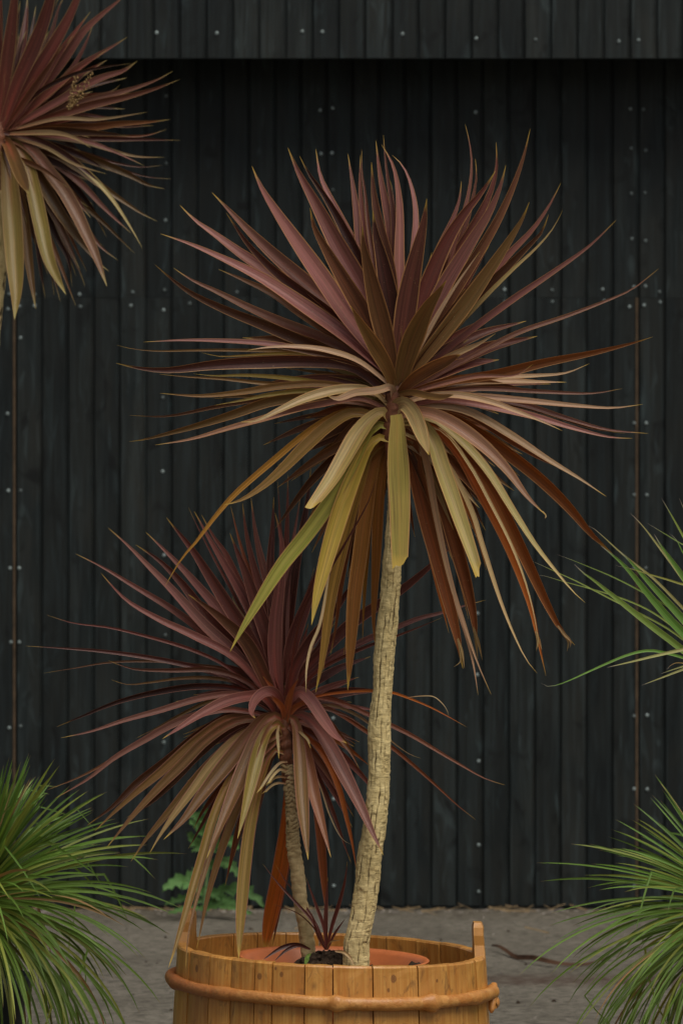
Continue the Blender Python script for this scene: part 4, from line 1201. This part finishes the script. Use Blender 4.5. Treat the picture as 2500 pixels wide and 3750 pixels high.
     ('E', 'RP', 36, -.08, 10, [(-449, 1400), (-250, 1300), (0, 1335), (200, 1420), (400, 1515), (550, 1590), (750, 1710), (950, 1830), (1130, 1930), (1285, 1980)]),
     ('E', 'RM', 34, -.10, 0, [(-449, 1400), (-200, 1345), (0, 1432), (200, 1562), (390, 1680), (560, 1820), (750, 1990), (900, 2130), (1050, 2250)]),
     ('E', 'BT', 24, -.07, 10, [(-449, 1400), (-100, 1352), (100, 1420), (300, 1560), (450, 1680), (540, 1740), (620, 1768)]),
     ('E', 'BK', 14, -.05, 0, [(-449, 1400), (-150, 1380), (0, 1430), (110, 1490), (200, 1535)]),
     ('E', 'FR', 24, .24, 5, [(-449, 1390), (-200, 1285), (0, 1252), (200, 1240), (390, 1252), (540, 1302), (700, 1370), (850, 1450), (985, 1527)]),
     ('E', 'T', 8, .2, 10, [(520, 1292), (620, 1280), (720, 1285), (785, 1335), (825, 1392), (840, 1447)], {'zb': .17}),
     ('Z', 'FFR', 104, -.10, -5, [(790, 620), (785, 900), (758, 1100), (722, 1300), (680, 1500), (640, 1710)], {'zb': -.03, 'p': .5, 'k': 5, 'b': .3}),
     ('Z', 'RB', 44, -.13, -5, [(800, 640), (800, 1000), (772, 1250), (730, 1480), (690, 1700)], {'zb': -.05}),
     ('Z', 'RRM', 58, -.06, 0, [(820, 300), (950, 600), (990, 900), (1008, 1100), (1024, 1300), (1040, 1490)], {'p': .6, 'k': 2.2}),
     ('Z', 'T', 20, .07, 20, [(790, 505), (745, 510), (690, 565), (620, 672)], {'zb': .02, 'cut': .8}),
     ('Z', 'T', 18, .08, 20, [(785, 560), (740, 555), (700, 590), (665, 645)], {'zb': .02, 'cut': .8}),
     ('Z', 'TO', 16, .06, 20, [(780, 605), (735, 600), (700, 612), (672, 648)], {'zb': .02, 'cut': .8}),
     ('Z', 'T', 16, .06, 20, [(780, 645), (730, 640), (690, 655), (640, 702)], {'zb': .02, 'cut': .8}),
     ('Z', 'T', 20, .06, 20, [(735, 270), (725, 320), (728, 380), (735, 440)], {'zb': .045, 'cut': .8}),
     ('Z', 'T', 18, .07, 20, [(850, 300), (890, 335), (915, 360), (930, 390)], {'zb': .03, 'cut': .8}),
     # young red heart of the crown
     ('C', 'FM', 60, .05, 0, [(880, 2120), (860, 1980), (790, 1850), (700, 1740)]),
     ('C', 'FM', 60, .06, 0, [(890, 2120), (905, 1980), (940, 1850), (990, 1760)]),
     ('C', 'MF', 50, .07, 0, [(880, 2100), (860, 2000), (800, 1930), (720, 1880)]),
     ('C', 'MF', 46, .05, 0, [(900, 2100), (950, 2010), (1020, 1970), (1090, 1960)]),
     ('C', 'KM', 44, .02, 0, [(870, 2110), (780, 1990), (690, 1920), (600, 1880)]),
     ('C', 'KM', 36, .02, 0, [(870, 2110), (760, 2020), (650, 1960), (540, 1940)]),
     ('C', 'MB', 30, .04, 0, [(900, 2100), (980, 2020), (1080, 1985), (1230, 2010), (1400, 2070), (1540, 2160)]),
     ('C', 'MR', 34, -.04, 0, [(900, 2090), (1000, 1960), (1160, 1905), (1300, 1930), (1420, 1990), (1560, 2080)]),
     ('C', 'K', 50, -.04, -10, [(870, 2100), (760, 2060), (600, 2040), (480, 2090), (380, 2180), (300, 2290)]),
     ('C', 'KB', 40, -.05, -10, [(890, 2100), (980, 2050), (1020, 2150), (1040, 2300)]),
    ]
    leaves(t, D_SHORT, M_LEAF2, rows, red=.75, seed=32, gain=.88)
    fill(t, D_SHORT, M_LEAF2, 1040, 2590, 24, 15, 165, 260, 440, 24, 42, ['M', 'KM', 'PM'], (-.14, -.03), .7, 54, 18)
    fill(t, D_SHORT, M_LEAF2, 1040, 2610, 18, 165, 250, 220, 420, 20, 36, ['B', 'KM', 'OB', 'PB'], (-.12, .06), .5, 55, 18)
    fill(t, D_SHORT, M_LEAF2, 1040, 2610, 14, -65, 15, 220, 380, 18, 34, ['R', 'KM', 'MB', 'PM'], (-.14, -.02), .5, 56, 18)
build_short()

# ------------------------------------------------------------------ small sprout and litter in the pot
def build_sprout():
    t = thing('cordyline_sprout', 'small dark red sprout of narrow leaves between the two trunks', 'sprout', tuple(px(1196, 3478, 8.27)))
    rows = [
     ('Z', 'KM', 18, -.08, 0, [(1035, 1700), (1000, 1620), (930, 1500), (830, 1390), (720, 1270), (630, 1155)]),
     ('Z', 'KM', 16, -.10, 0, [(1035, 1700), (980, 1560), (870, 1380), (780, 1270), (712, 1160)]),
     ('Z', 'KM', 22, .03, 5, [(1035, 1705), (1020, 1560), (970, 1420), (905, 1240)]),
     ('Z', 'MK', 26, .05, 5, [(1038, 1705), (1070, 1560), (1120, 1400), (1155, 1260), (1170, 1140)]),
     ('Z', 'KM', 28, .02, 0, [(1036, 1705), (1032, 1560), (1035, 1420), (1045, 1240)]),
     ('Z', 'KB', 9, .08, -10, [(1030, 1705), (975, 1590), (870, 1482), (780, 1440), (685, 1410)]),
     ('Z', 'MK', 17, .02, 5, [(1042, 1705), (1090, 1600), (1160, 1500)]),
     ('Z', 'KM', 17, .04, 5, [(1030, 1705), (980, 1610), (940, 1460)]),
     ('Z', 'TO', 9, .05, 10, [(1040, 1700), (1060, 1655), (1140, 1640)]),
     ('P', 'K', 18, .10, 0, [(660, 392), (620, 376), (560, 386), (480, 436)], {'zb': .05}),
     ('P', 'K', 14, .12, 0, [(665, 394), (620, 380), (575, 396), (525, 442)], {'zb': .06}),
     ('P', 'TO', 13, .12, 10, [(760, 400), (795, 406), (820, 430), (832, 458)], {'zb': .10}),
    ]
    leaves(t, 8.27, M_LEAF2, rows, red=.3, seed=33)
    g = thing('green_seedling', 'tiny bright green seedling on the soil in front of the thin trunk', 'seedling', tuple(px(1122, 3530, 8.16)))
    leaves(g, 8.16, M_WEED, [('P', 'LN', 14, .005, 10, [(645, 450), (652, 425), (668, 408)], {'p': .7}), ('P', 'LN', 12, .005, 10, [(646, 450), (655, 430), (656, 410)], {'p': .7}), ('P', 'LN', 9, .004, 0, [(640, 462), (646, 448), (650, 432)], {'k': 6})], seed=5)
build_sprout()

# ------------------------------------------------------------------ cordyline at the upper left
D_FAR = 10.0
def build_far():
    t = thing('far_cordyline', 'dark red cabbage palm cut off by the upper left frame edge', 'plant', tuple(px(-120, 3760, D_FAR)))
    gy = 1875 + CAM_H * FPX / D_FAR
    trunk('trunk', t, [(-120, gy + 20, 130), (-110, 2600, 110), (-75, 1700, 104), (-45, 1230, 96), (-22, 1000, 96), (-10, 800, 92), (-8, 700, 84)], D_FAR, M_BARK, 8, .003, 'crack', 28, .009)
    trunk('stem', t, [(-9, 720, 80), (-6, 600, 74), (-4, 500, 60), (0, 440, 30)], D_FAR, M_STEM, 9, .002, 'ring', 20, .006)
    rows = [
     ('D', 'KM', 95, -.15, 0, [(20, 1060), (120, 700), (185, 400), (225, 120), (235, -40)]),
     ('D', 'K', 70, -.15, 0, [(30, 1060), (170, 700), (250, 400), (305, 50)]),
     ('D', 'M', 112, .05, 10, [(0, 1100), (40, 700), (85, 350), (125, 0), (150, -350)]),
     ('D', 'M', 80, .0, 10, [(-10, 1100), (-20, 600), (0, 200), (10, -200)]),
     ('D', 'M', 128, .08, 10, [(10, 1100), (150, 700), (290, 390), (400, 90), (470, -200), (500, -450)]),
     ('D', 'M', 112, .02, 12, [(30, 1100), (250, 700), (450, 380), (600, 110), (690, -120), (740, -350)]),
     ('D', 'KM', 60, -.1, 0, [(30, 1060), (300, 600), (430, 300), (500, 60), (560, -60)]),
     ('D', 'MP', 88, .0, 15, [(40, 1100), (300, 800), (540, 500), (700, 270), (850, 130), (1020, -10), (1100, -100)]),
     ('D', 'MP', 60, -.06, 12, [(60, 1100), (350, 860), (620, 560), (740, 330), (790, 200)]),
     ('D', 'MP', 70, .0, 15, [(60, 1100), (400, 800), (600, 615), (720, 525), (880, 432), (1000, 362), (1080, 310)]),
     ('D', 'BM', 60, .1, 0, [(50, 1090), (300, 730), (450, 510), (530, 380)]),
     ('D', 'K', 38, .12, -10, [(40, 1080), (300, 800), (500, 680), (700, 602), (900, 562), (1120, 535)]),
     ('D', 'MP', 72, .05, 15, [(60, 1100), (500, 850), (750, 702), (900, 640), (1040, 598), (1160, 515)], {'k': 2.6}),
     ('D', 'KM', 80, -.05, 0, [(60, 1100), (350, 880), (560, 740), (760, 600)]),
     ('D', 'KM', 90, .02, 0, [(60, 1110), (350, 950), (560, 850), (740, 800)]),
     ('D', 'BP', 62, .04, 15, [(60, 1110), (500, 930), (800, 832), (1000, 782), (1200, 722), (1350, 662), (1460, 600)]),
     ('D', 'BM', 72, .08, 0, [(60, 1110), (500, 970), (800, 880), (1050, 822), (1300, 752), (1520, 670)]),
     ('D', 'BP', 46, .0, 10, [(60, 1110), (500, 950), (740, 832), (860, 792), (960, 762), (1015, 715)]),
     ('D', 'TB', 36, .1, 25, [(60, 1110), (500, 1000), (800, 1008), (1000, 986), (1150, 962), (1250, 945)]),
     ('D', 'BR', 74, .1, 10, [(60, 1120), (500, 1080), (800, 1072), (1000, 1045), (1250, 1030), (1440, 1008)]),
     ('D', 'KB', 74, .12, -15, [(60, 1120), (450, 1105), (750, 1120), (1000, 1140), (1100, 1152)]),
     ('D', 'KM', 50, .02, -10, [(60, 1120), (500, 1152), (900, 1172), (1200, 1177), (1530, 1185)]),
     ('D', 'MR', 40, -.05, 0, [(60, 1120), (600, 1140), (1000, 1150), (1250, 1140), (1410, 1090)]),
     ('D', 'KM', 70, .0, -15, [(60, 1120), (400, 1040), (700, 1010), (1000, 1060), (1300, 1060)]),
     ('D', 'TB', 48, .2, 25, [(60, 1130), (450, 1120), (600, 1152), (700, 1202), (770, 1250)]),
     ('D', 'P', 42, .1, 20, [(60, 1130), (600, 1165), (800, 1212), (950, 1272), (1080, 1332), (1220, 1400)]),
     ('D', 'TB', 42, .05, 20, [(60, 1130), (700, 1195), (900, 1255), (1150, 1320), (1390, 1328)]),
     ('D', 'KM', 30, -.06, 0, [(60, 1130), (700, 1290), (1000, 1380), (1200, 1410), (1370, 1395)]),
     ('D', 'KM', 26, -.1, 0, [(60, 1130), (700, 1310), (1000, 1420), (1230, 1490), (1450, 1512)]),
     ('D', 'KO', 84, .06, -10, [(60, 1140), (600, 1295), (850, 1375), (1100, 1480), (1250, 1560), (1390, 1595)]),
     ('D', 'TB', 32, .16, 25, [(60, 1140), (400, 1250), (600, 1370), (750, 1425), (900, 1468)]),
     ('D', 'TG', 48, .15, 25, [(60, 1150), (500, 1270), (700, 1420), (850, 1562), (950, 1682), (1050, 1832), (1130, 1962), (1205, 2100)]),
     ('D', 'OB', 64, .04, 5, [(60, 1150), (600, 1380), (850, 1562), (1050, 1702), (1200, 1802), (1330, 1870)]),
     ('D', 'P', 64, -.04, 20, [(60, 1160), (500, 1400), (700, 1562), (850, 1722), (950, 1822), (1110, 1970)]),
     ('D', 'KO', 52, .0, -15, [(60, 1160), (450, 1480), (700, 1722), (900, 1902), (1050, 2052), (1140, 2140)]),
     ('D', 'K', 70, -.05, -15, [(60, 1160), (450, 1400), (650, 1600), (800, 1800), (900, 2000)]),
     ('D', 'K', 70, -.05, -15, [(60, 1160), (400, 1500), (550, 1750), (700, 1950), (880, 2080)]),
     ('D', 'PB', 64, .05, 10, [(60, 1160), (350, 1450), (600, 1700), (720, 1900), (850, 2080), (1000, 2200)]),
     ('D', 'OB', 98, .14, 5, [(50, 1160), (300, 1450), (450, 1700), (580, 1902), (720, 2082), (850, 2230), (920, 2290)]),
     ('D', 'OP', 114, .2, 18, [(50, 1160), (180, 1200), (310, 1300), (420, 1450), (550, 1622), (640, 1782), (720, 1952), (800, 2130), (870, 2320), (905, 2420)], {'k': 2.2}),
     ('D', 'K', 64, .0, 0, [(40, 1160), (350, 1700), (480, 2000), (580, 2200), (610, 2420)]),
     ('D', 'KB', 60, .02, 0, [(40, 1160), (420, 1750), (560, 2050), (680, 2300), (720, 2420)]),
     ('D', 'K', 64, .02, 0, [(40, 1160), (250, 1500), (310, 1850), (335, 2200), (385, 2520)]),
     ('D', 'K', 50, .02, 0, [(40, 1160), (270, 1500), (380, 1900), (430, 2250), (460, 2500)]),
     ('D', 'OB', 84, .16, 5, [(30, 1170), (100, 1250), (162, 1600), (212, 1900), (252, 2250), (303, 2608)], {'k': 2.6}),
     ('D', 'GO', 130, .22, 12, [(40, 1170), (130, 1210), (220, 1350), (285, 1600), (345, 1880), (420, 2200), (559, 2488)], {'k': 2.8}),
     ('D', 'KB', 60, .2, 0, [(40, 1170), (200, 1400), (320, 1900), (440, 2280), (512, 2547)]),
     ('D', 'OB', 112, .3, 5, [(20, 1180), (60, 1205), (115, 1320), (175, 1470), (245, 1635)], {'k': 3, 'b': .7}),
     ('D', 'GO', 168, .24, 5, [(10, 1180), (50, 1260), (88, 1600), (110, 1900), (128, 2200), (138, 2480), (125, 2700)], {'k': 2.6}),
     ('D', 'KR', 70, .0, 0, [(40, 1100), (200, 1000), (420, 960), (640, 960)]),
     ('D', 'K', 90, .02, 0, [(20, 1120), (250, 1080), (480, 1150), (700, 1290)]),
    ]
    rnd = random.Random(77)
    for r in list(rows)[::3]:                 # the half of the crown beyond the frame edge
        pts = [(-x * rnd.uniform(.85, 1.1) - 15, y * rnd.uniform(.97, 1.03)) for (x, y) in r[5]]
        rows.append((r[0], r[1], r[2], -r[3] + .03, r[4], pts) + tuple(r[6:]))
    leaves(t, D_FAR, M_LEAF3, rows, red=.55, seed=34, gain=.66)
    fill(t, D_FAR, M_LEAF3, 0, 480, 34, -80, 15, 240, 410, 18, 36, ['K', 'KB', 'K', 'B', 'KM'], (-.16, .12), .2, 57)
    fill(t, D_FAR, M_LEAF3, 0, 480, 26, 12, 90, 280, 560, 24, 42, ['K', 'KM', 'K', 'M'], (-.18, .04), .3, 58)
    # dried seed head
    vs, fs = [], []
    base = px(250, 385, D_FAR - .1)
    def bead(c, r):
        b0 = len(vs)
        for q in ((1, 0, 0), (-1, 0, 0), (0, 1, 0), (0, -1, 0), (0, 0, 1), (0, 0, -1)):
            vs.append(c + Vector(q) * r - base)
        for f in ((0, 2, 4), (2, 1, 4), (1, 3, 4), (3, 0, 4), (2, 0, 5), (1, 2, 5), (3, 1, 5), (0, 3, 5)):
            fs.append(tuple(b0 + k for k in f))
    for br, (x1, y1) in enumerate(((790, 605), (740, 660), (650, 640), (760, 720), (700, 800), (620, 690))):
        x0, y0 = 590, 910
        for k in range(34):
            f = k / 33
            x = (x0 + (x1 - x0) * f + rnd.gauss(0, 9)) * .4337
            y = (y0 + (y1 - y0) * f + rnd.gauss(0, 12)) * .4337
            bead(px(x, y, D_FAR - .12 - rnd.uniform(0, .03)), rnd.uniform(.0012, .0036))
    o = link('seed_head', mesh('seed_head', vs, fs), M_SEED)
    o.parent = t
    o.location = base - Vector(t.location)
build_far()

# ------------------------------------------------------------------ grass-like plants in dark pots
def dark_pot(center, top, r, label):
    prof = [(r * .78, 0.0), (r * .97, top - .035), (r * 1.03, top - .034), (r * 1.05, top - .002), (r * 1.0, top), (r * .97, top - .004), (r * .92, top - .05), (0.0, top - .05)]
    ns = 48
    vs, fs = [], []
    for (q, z) in prof:
        for j in range(ns):
            a = j * math.tau / ns
            vs.append((q * math.cos(a), q * math.sin(a), z))
    for i in range(len(prof) - 1):
        for j in range(ns):
            k = (j + 1) % ns
            fs.append((i * ns + j, i * ns + k, (i + 1) * ns + k, (i + 1) * ns + j))
    o = link('nursery_pot', mesh('nursery_pot', vs, fs), M_DARKPOT)
    o.location = (center[0], center[1], 0)
    tag(o, label, 'plant pot', 'dark nursery pots')

def grass_plant(name, label, c, n, L0, seed, wid, soil, single=150, elev=(85, -35), thin=None):
    rnd = random.Random(seed)
    t = thing(name, label, 'plant', (c[0], c[1], soil))
    Cc = Vector(c)
    blades = []
    for i in range(n):
        f = ((i + rnd.random()) / n) ** (thin or 1.0)
        e = math.radians(elev[0] + (elev[1] - elev[0]) * f ** .9 + rnd.gauss(0, 6))
        az = rnd.uniform(0, math.tau)
        L = L0 * (.74 + .36 * rnd.random() ** 1.6) * (.60 + .70 * min(1, f / .6))
        turn = (.10 + 1.15 * max(0, (f - .18) / .82) ** .9) * rnd.uniform(.7, 1.25)
        side = rnd.gauss(0, .12)
        kink = rnd.uniform(.45, .85) if rnd.random() < .10 else 2.0
        kang = rnd.uniform(.4, 1.3)
        p = Cc + Vector((math.cos(az), math.sin(az), 0)) * .022 + Vector((0, 0, .05 - .14 * f))
        pts = [p.copy()]
        st = 12
        for k in range(st):
            s = (k + .5) / st
            ee = e - turn * s ** 1.35
            aa = az + side * s
            if s > kink:
                ee -= kang
                aa += kang * .3
            p = p + Vector((math.cos(aa) * math.cos(ee), math.sin(aa) * math.cos(ee), math.sin(ee))) * (L / st)
            if p.z < .012:
                p.z = .012
            pts.append(p.copy())
        vd = (Vector((0, 0, CAM_H)) - pts[6]).normalized()
        dead = rnd.random()
        col = tone('L') if dead < .74 else (tone('N') if dead < .95 else tone('OT'))
        j = rnd.uniform(.55, 1.35)
        col = (col[0] * j * (1 + .25 * f), col[1] * j, col[2] * j * (1 - .1 * f), 0)
        vs, fs, uv = ribbon(pts, wid * rnd.uniform(.75, 1.15), (math.radians(rnd.uniform(-20, 40)),) * 2, .45, rnd, p=.25, b=.8, k=4.5, view=vd, across=2, wav=0)
        ends = pts[-1]
        sx = 1250 + ends.x / ends.y * FPX
        front = -(math.sin(az))                     # towards the camera
        vis = -60 < sx < 2560
        blades.append((1 if vis else 0, front + rnd.uniform(-.4, .4), vs, fs, uv, col, pts[0]))
    blades.sort(key=lambda b: (-b[0], -b[1]))
    V, F, U = [], [], []
    for i, (vis, fr, vs, fs, uv, col, p0) in enumerate(blades):
        if i < single and vis:
            o = link('leaf', mesh('leaf', [v - p0 for v in vs], fs, True, uv), M_GRASS)
            o.parent = t
            o.location = p0 - Vector(t.location)
            o.color = col
        else:
            b = len(V)
            V += [v - Vector(t.location) for v in vs]
            F += [tuple(b + q for q in f) for f in fs]
            U += uv
    if V:
        o = link('foliage', mesh('foliage', V, F, True, U), M_GRASS)
        o.parent = t
        o['kind'] = 'stuff'
        g = tone('L')
        o.color = (g[0], g[1], g[2], 0)
    # short trunk inside the tuft
    me = bpy.data.meshes.new('trunk')
    bm = bmesh.new()
    bmesh.ops.create_cone(bm, cap_ends=True, segments=16, radius1=.05, radius2=.035, depth=c[2] - soil + .06)
    bm.to_mesh(me); bm.free()
    o = link('trunk', me, M_STEM)
    o.parent = t
    o.location = (0, 0, (c[2] - soil) / 2 - .03)

gl = px(-70, 3240, 8.8)
grass_plant('grass_tree', 'bushy green grass tree with stiff fine leaves at the left frame edge', (gl.x, gl.y, gl.z), 620, .345, 41, .0060, .24, 300)
dark_pot((gl.x - .03, gl.y), .275, .135, 'dark plastic nursery pot under the grass tree at the left frame edge')
gr = px(2680, 3290, 8.8)
grass_plant('grass_tree', 'looser arching green grass tree at the lower right frame edge', (gr.x, gr.y, gr.z), 430, .375, 43, .0050, .20, 290, (72, -40), .7)
dark_pot((gr.x + .04, gr.y), .235, .125, 'dark plastic nursery pot under the grass tree at the lower right')

# ------------------------------------------------------------------ yucca at the right edge
def build_yucca():
    d = 8.35
    t = thing('yucca', 'sparse green yucca with narrow blades reaching in from the right frame edge', 'plant', tuple(px(2680, 4000, d)))
    gy = 1875 + CAM_H * FPX / d
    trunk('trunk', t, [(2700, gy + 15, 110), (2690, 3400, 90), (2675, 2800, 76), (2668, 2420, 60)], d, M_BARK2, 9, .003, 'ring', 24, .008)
    b = (1990, 1780)
    R = [
     ('LN', 18, .02, [(1700, 1530), (1500, 1290), (1200, 1105), (900, 950), (650, 845), (450, 765), (360, 735)]),
     ('N', 19, -.05, [(1700, 1640), (1400, 1430), (1000, 1222), (800, 1120), (550, 990), (330, 890), (200, 830), (100, 788)]),
     ('N', 18, -.08, [(1700, 1640), (1500, 1450), (1250, 1272), (1000, 1160), (750, 1080), (400, 985), (250, 940), (160, 925)]),
     ('LN', 66, .05, [(1750, 1760), (1400, 1520), (1100, 1290), (850, 1090), (700, 970), (620, 915), (525, 825)]),
     ('NT', 28, -.03, [(1750, 1450), (1500, 1180), (1280, 960), (1000, 740), (800, 560), (720, 490), (650, 455)]),
     ('L', 78, .07, [(1750, 1650), (1500, 1420), (1280, 1170), (1050, 890), (930, 770), (780, 650)]),
     ('L', 74, .03, [(1750, 1560), (1500, 1280), (1250, 1010), (1080, 820), (1010, 750), (950, 693)]),
     ('NT', 36, -.04, [(1750, 1250), (1500, 880), (1350, 680), (1180, 460), (1060, 335)]),
     ('LN', 22, -.08, [(1750, 720), (1568, 640), (1400, 540), (1225, 435)]),
     ('L', 72, .05, [(1800, 1350), (1568, 950), (1450, 780), (1350, 640), (1290, 540)]),
     ('N', 40, .0, [(1800, 980), (1568, 560), (1450, 350), (1360, 195)]),
     ('L', 34, .03, [(1750, 950), (1568, 720), (1500, 590), (1435, 530)]),
     ('N', 36, .03, [(1850, 800), (1650, 430), (1570, 290), (1530, 195)]),
     ('NG', 26, .06, [(1800, 1120), (1500, 1000), (1250, 925), (1050, 865), (920, 840)]),
     ('L', 60, -.05, [(1800, 1650), (1640, 1530), (1450, 1340), (1300, 1230)]),
     ('L', 27, .12, [(1700, 1760), (1500, 1700), (1250, 1652), (1050, 1690), (850, 1770), (650, 1860), (450, 1950), (330, 1990), (270, 1995), (205, 1960)]),
     ('NT', 34, .15, [(1800, 1600), (1568, 1642), (1300, 1702), (1100, 1752), (835, 1815)]),
     ('LT', 24, .1, [(1800, 1750), (1568, 1832), (1350, 1916), (1170, 1985)]),
     ('LT', 22, .06, [(1800, 1740), (1568, 1802), (1350, 1875)]),
     ('O', 16, .08, [(1600, 1775), (1500, 1770), (1440, 1800), (1408, 1840)]),
    ]
    rows = [('G', a[0], a[1], a[2], 10, [b] + a[3], {'n': 26, 'fold': .3, 'b': .7, 'p': .3, 'k': 2.0}) for a in R]
    rnd = random.Random(4)
    for r in list(rows)[::2]:
        pts = [(2 * b[0] - x, y + rnd.uniform(-60, 60)) for (x, y) in r[5]]
        pts[0] = b
        rows.append((r[0], r[1], r[2], -r[3], r[4], pts, r[6]))
    leaves(t, d, M_YUCCA, rows, seed=35)
build_yucca()

# ------------------------------------------------------------------ weed at the foot of the wall
def build_weed():
    rnd = random.Random(15)
    d = 12.72
    def W(x, y): return (500 + x * .3827, 2900 + y * .3827)
    base = px(*W(650, 1165), d)
    t = thing('thistle_weed', 'green lobed thistle weed growing at the foot of the black wall', 'weed', (base.x, base.y, 0))
    # stem
    pts = catmull([tuple(px(*W(x, y), d)) for (x, y) in ((650, 1185), (655, 1000), (680, 780), (705, 600), (720, 430), (690, 300))], 20)
    vs, fs = [], []
    for i, p in enumerate(pts):
        r = .0075 * (1 - i / 26)
        for j in range(8):
            a = j * math.tau / 8
            vs.append(p + Vector((math.cos(a) * r, math.sin(a) * r, 0)) - Vector(t.location))
    for i in range(20):
        for j in range(8):
            k = (j + 1) % 8
            fs.append((i * 8 + j, i * 8 + k, i * 8 + 8 + k, i * 8 + 8 + j))
    o = link('stem', mesh('stem', vs, fs), M_WSTEM)
    o.parent = t
    def lobed(pts2, w, dz, roll, tn='L'):
        n = 40
        P = catmull([W(x, y) + (0,) for (x, y) in pts2], n)
        P3 = [px(q.x, q.y, d - dz * (i / n)) for i, q in enumerate(P)]
        vs, fs, uv = [], [], []
        hw0 = w * .3827 * d / FPX / 2
        view = Vector((0, -1, 0))
        nl = 6
        for i, c in enumerate(P3):
            T = (P3[min(n, i + 1)] - P3[max(0, i - 1)]).normalized()
            S = T.cross(view).normalized()
            Nn = T.cross(S)
            if Nn.dot(view) < 0: Nn = -Nn
            su = S if S.z > 0 else -S
            r = math.radians(roll)
            Nr = Nn * math.cos(r) + su * math.sin(r)
            Wv = T.cross(Nr)
            if Wv.dot(S) < 0: Wv = -Wv
            f = i / n
            env = math.sin(math.pi * min(1, .12 + f * .93)) ** .6
            for sd_, off in ((-1, 0.0), (0, 0), (1, .35)):
                if sd_ == 0:
                    q = c - Nr * hw0 * .12
                else:
                    ph = (f * nl + off) % 1.0
                    tooth = (ph ** .8 if ph < .72 else (1 - ph) / .28)
                    fine = .12 * math.sin(f * 70 + off * 9)
                    hw = hw0 * env * (.30 + .8 * tooth * (.7 + .3 * math.sin(f * 31 + w)) + fine * .6)
                    q = c + Wv * sd_ * hw + T * (hw * .35) + Nr * hw * (.25 + .2 * math.sin(f * 23 + off * 5))
                vs.append(q - Vector(t.location))
                uv.append(((sd_ + 1) / 2 * .8 + .1, f))
        for i in range(n):
            for j in range(2):
                fs.append((i * 3 + j, i * 3 + j + 1, i * 3 + 4 + j, i * 3 + 3 + j))
        o = link('leaf', mesh('leaf', vs, fs, True, uv), M_WEED)
        o.parent = t
        g = (.085, .185, .058)
        q = rnd.uniform(.8, 1.2)
        o.color = (g[0] * q, g[1] * q, g[2] * q, 0)
    for a in [([(650, 980), (560, 900), (450, 850), (340, 880), (235, 960)], 240, .12, 25),
              ([(660, 1000), (760, 960), (900, 930), (1060, 965), (1180, 1050), (1240, 1140)], 190, .10, 25),
              ([(655, 1110), (800, 1085), (950, 1110), (1130, 1175)], 150, .16, 35),
              ([(650, 1120), (540, 1110), (420, 1130), (280, 1172)], 120, .14, 35),
              ([(650, 1050), (520, 1010), (380, 1040), (250, 1080)], 130, .02, 15),
              ([(690, 720), (790, 660), (900, 700), (990, 830)], 200, .10, 20),
              ([(710, 560), (800, 480), (900, 470), (990, 560)], 200, .06, 20),
              ([(705, 620), (620, 540), (540, 450), (480, 380)], 220, .08, 20),
              ([(715, 480), (640, 380), (560, 300), (490, 300)], 200, .10, 20),
              ([(715, 450), (770, 350), (860, 310), (950, 330)], 200, .05, 20),
              ([(700, 400), (640, 280), (540, 220), (455, 180)], 190, .06, 20),
              ([(700, 380), (740, 270), (800, 220), (860, 200)], 150, .04, 20),
              ([(700, 330), (680, 240), (660, 180), (640, 120)], 130, .05, 20),
              ([(690, 800), (620, 760), (540, 800), (470, 900)], 170, .04, 20),
              ([(670, 950), (780, 1000), (880, 1040), (1000, 1080)], 150, .08, 25),
              ([(660, 1090), (740, 1040), (860, 1030), (1010, 1110)], 130, .05, 25)]:
        lobed(*a)
build_weed()

# ------------------------------------------------------------------ small weeds, dried leaf
def build_small():
    ground_pts = [(1128, 2182), (1165, 2196), (1215, 2213), (1270, 2222), (1330, 2222), (1392, 2213)]
    P = []
    for (x, y) in ground_pts:
        yy = y * 2500 / 1568
        dd = CAM_H * FPX / (yy - 1875)
        q = px(x * 2500 / 1568, yy, dd)
        q.z = .007
        P.append(tuple(q))
    pts = catmull(P, 22)
    for i, p in enumerate(pts):
        p.z += .006 * math.sin(i * .6) + .007
    vs, fs, uv = ribbon(pts, .011, (.9, .7), .4, random.Random(2), p=.6, b=.25, k=1.6)
    o = link('dried_leaf', mesh('dried_leaf', vs, fs, True, uv), M_DRY)
    sol = o.modifiers.new('thickness', 'SOLIDIFY'); sol.thickness = .0012
    tag(o, 'long curled brown dried leaf lying on the ground right of the tub', 'dried leaf')
build_small()
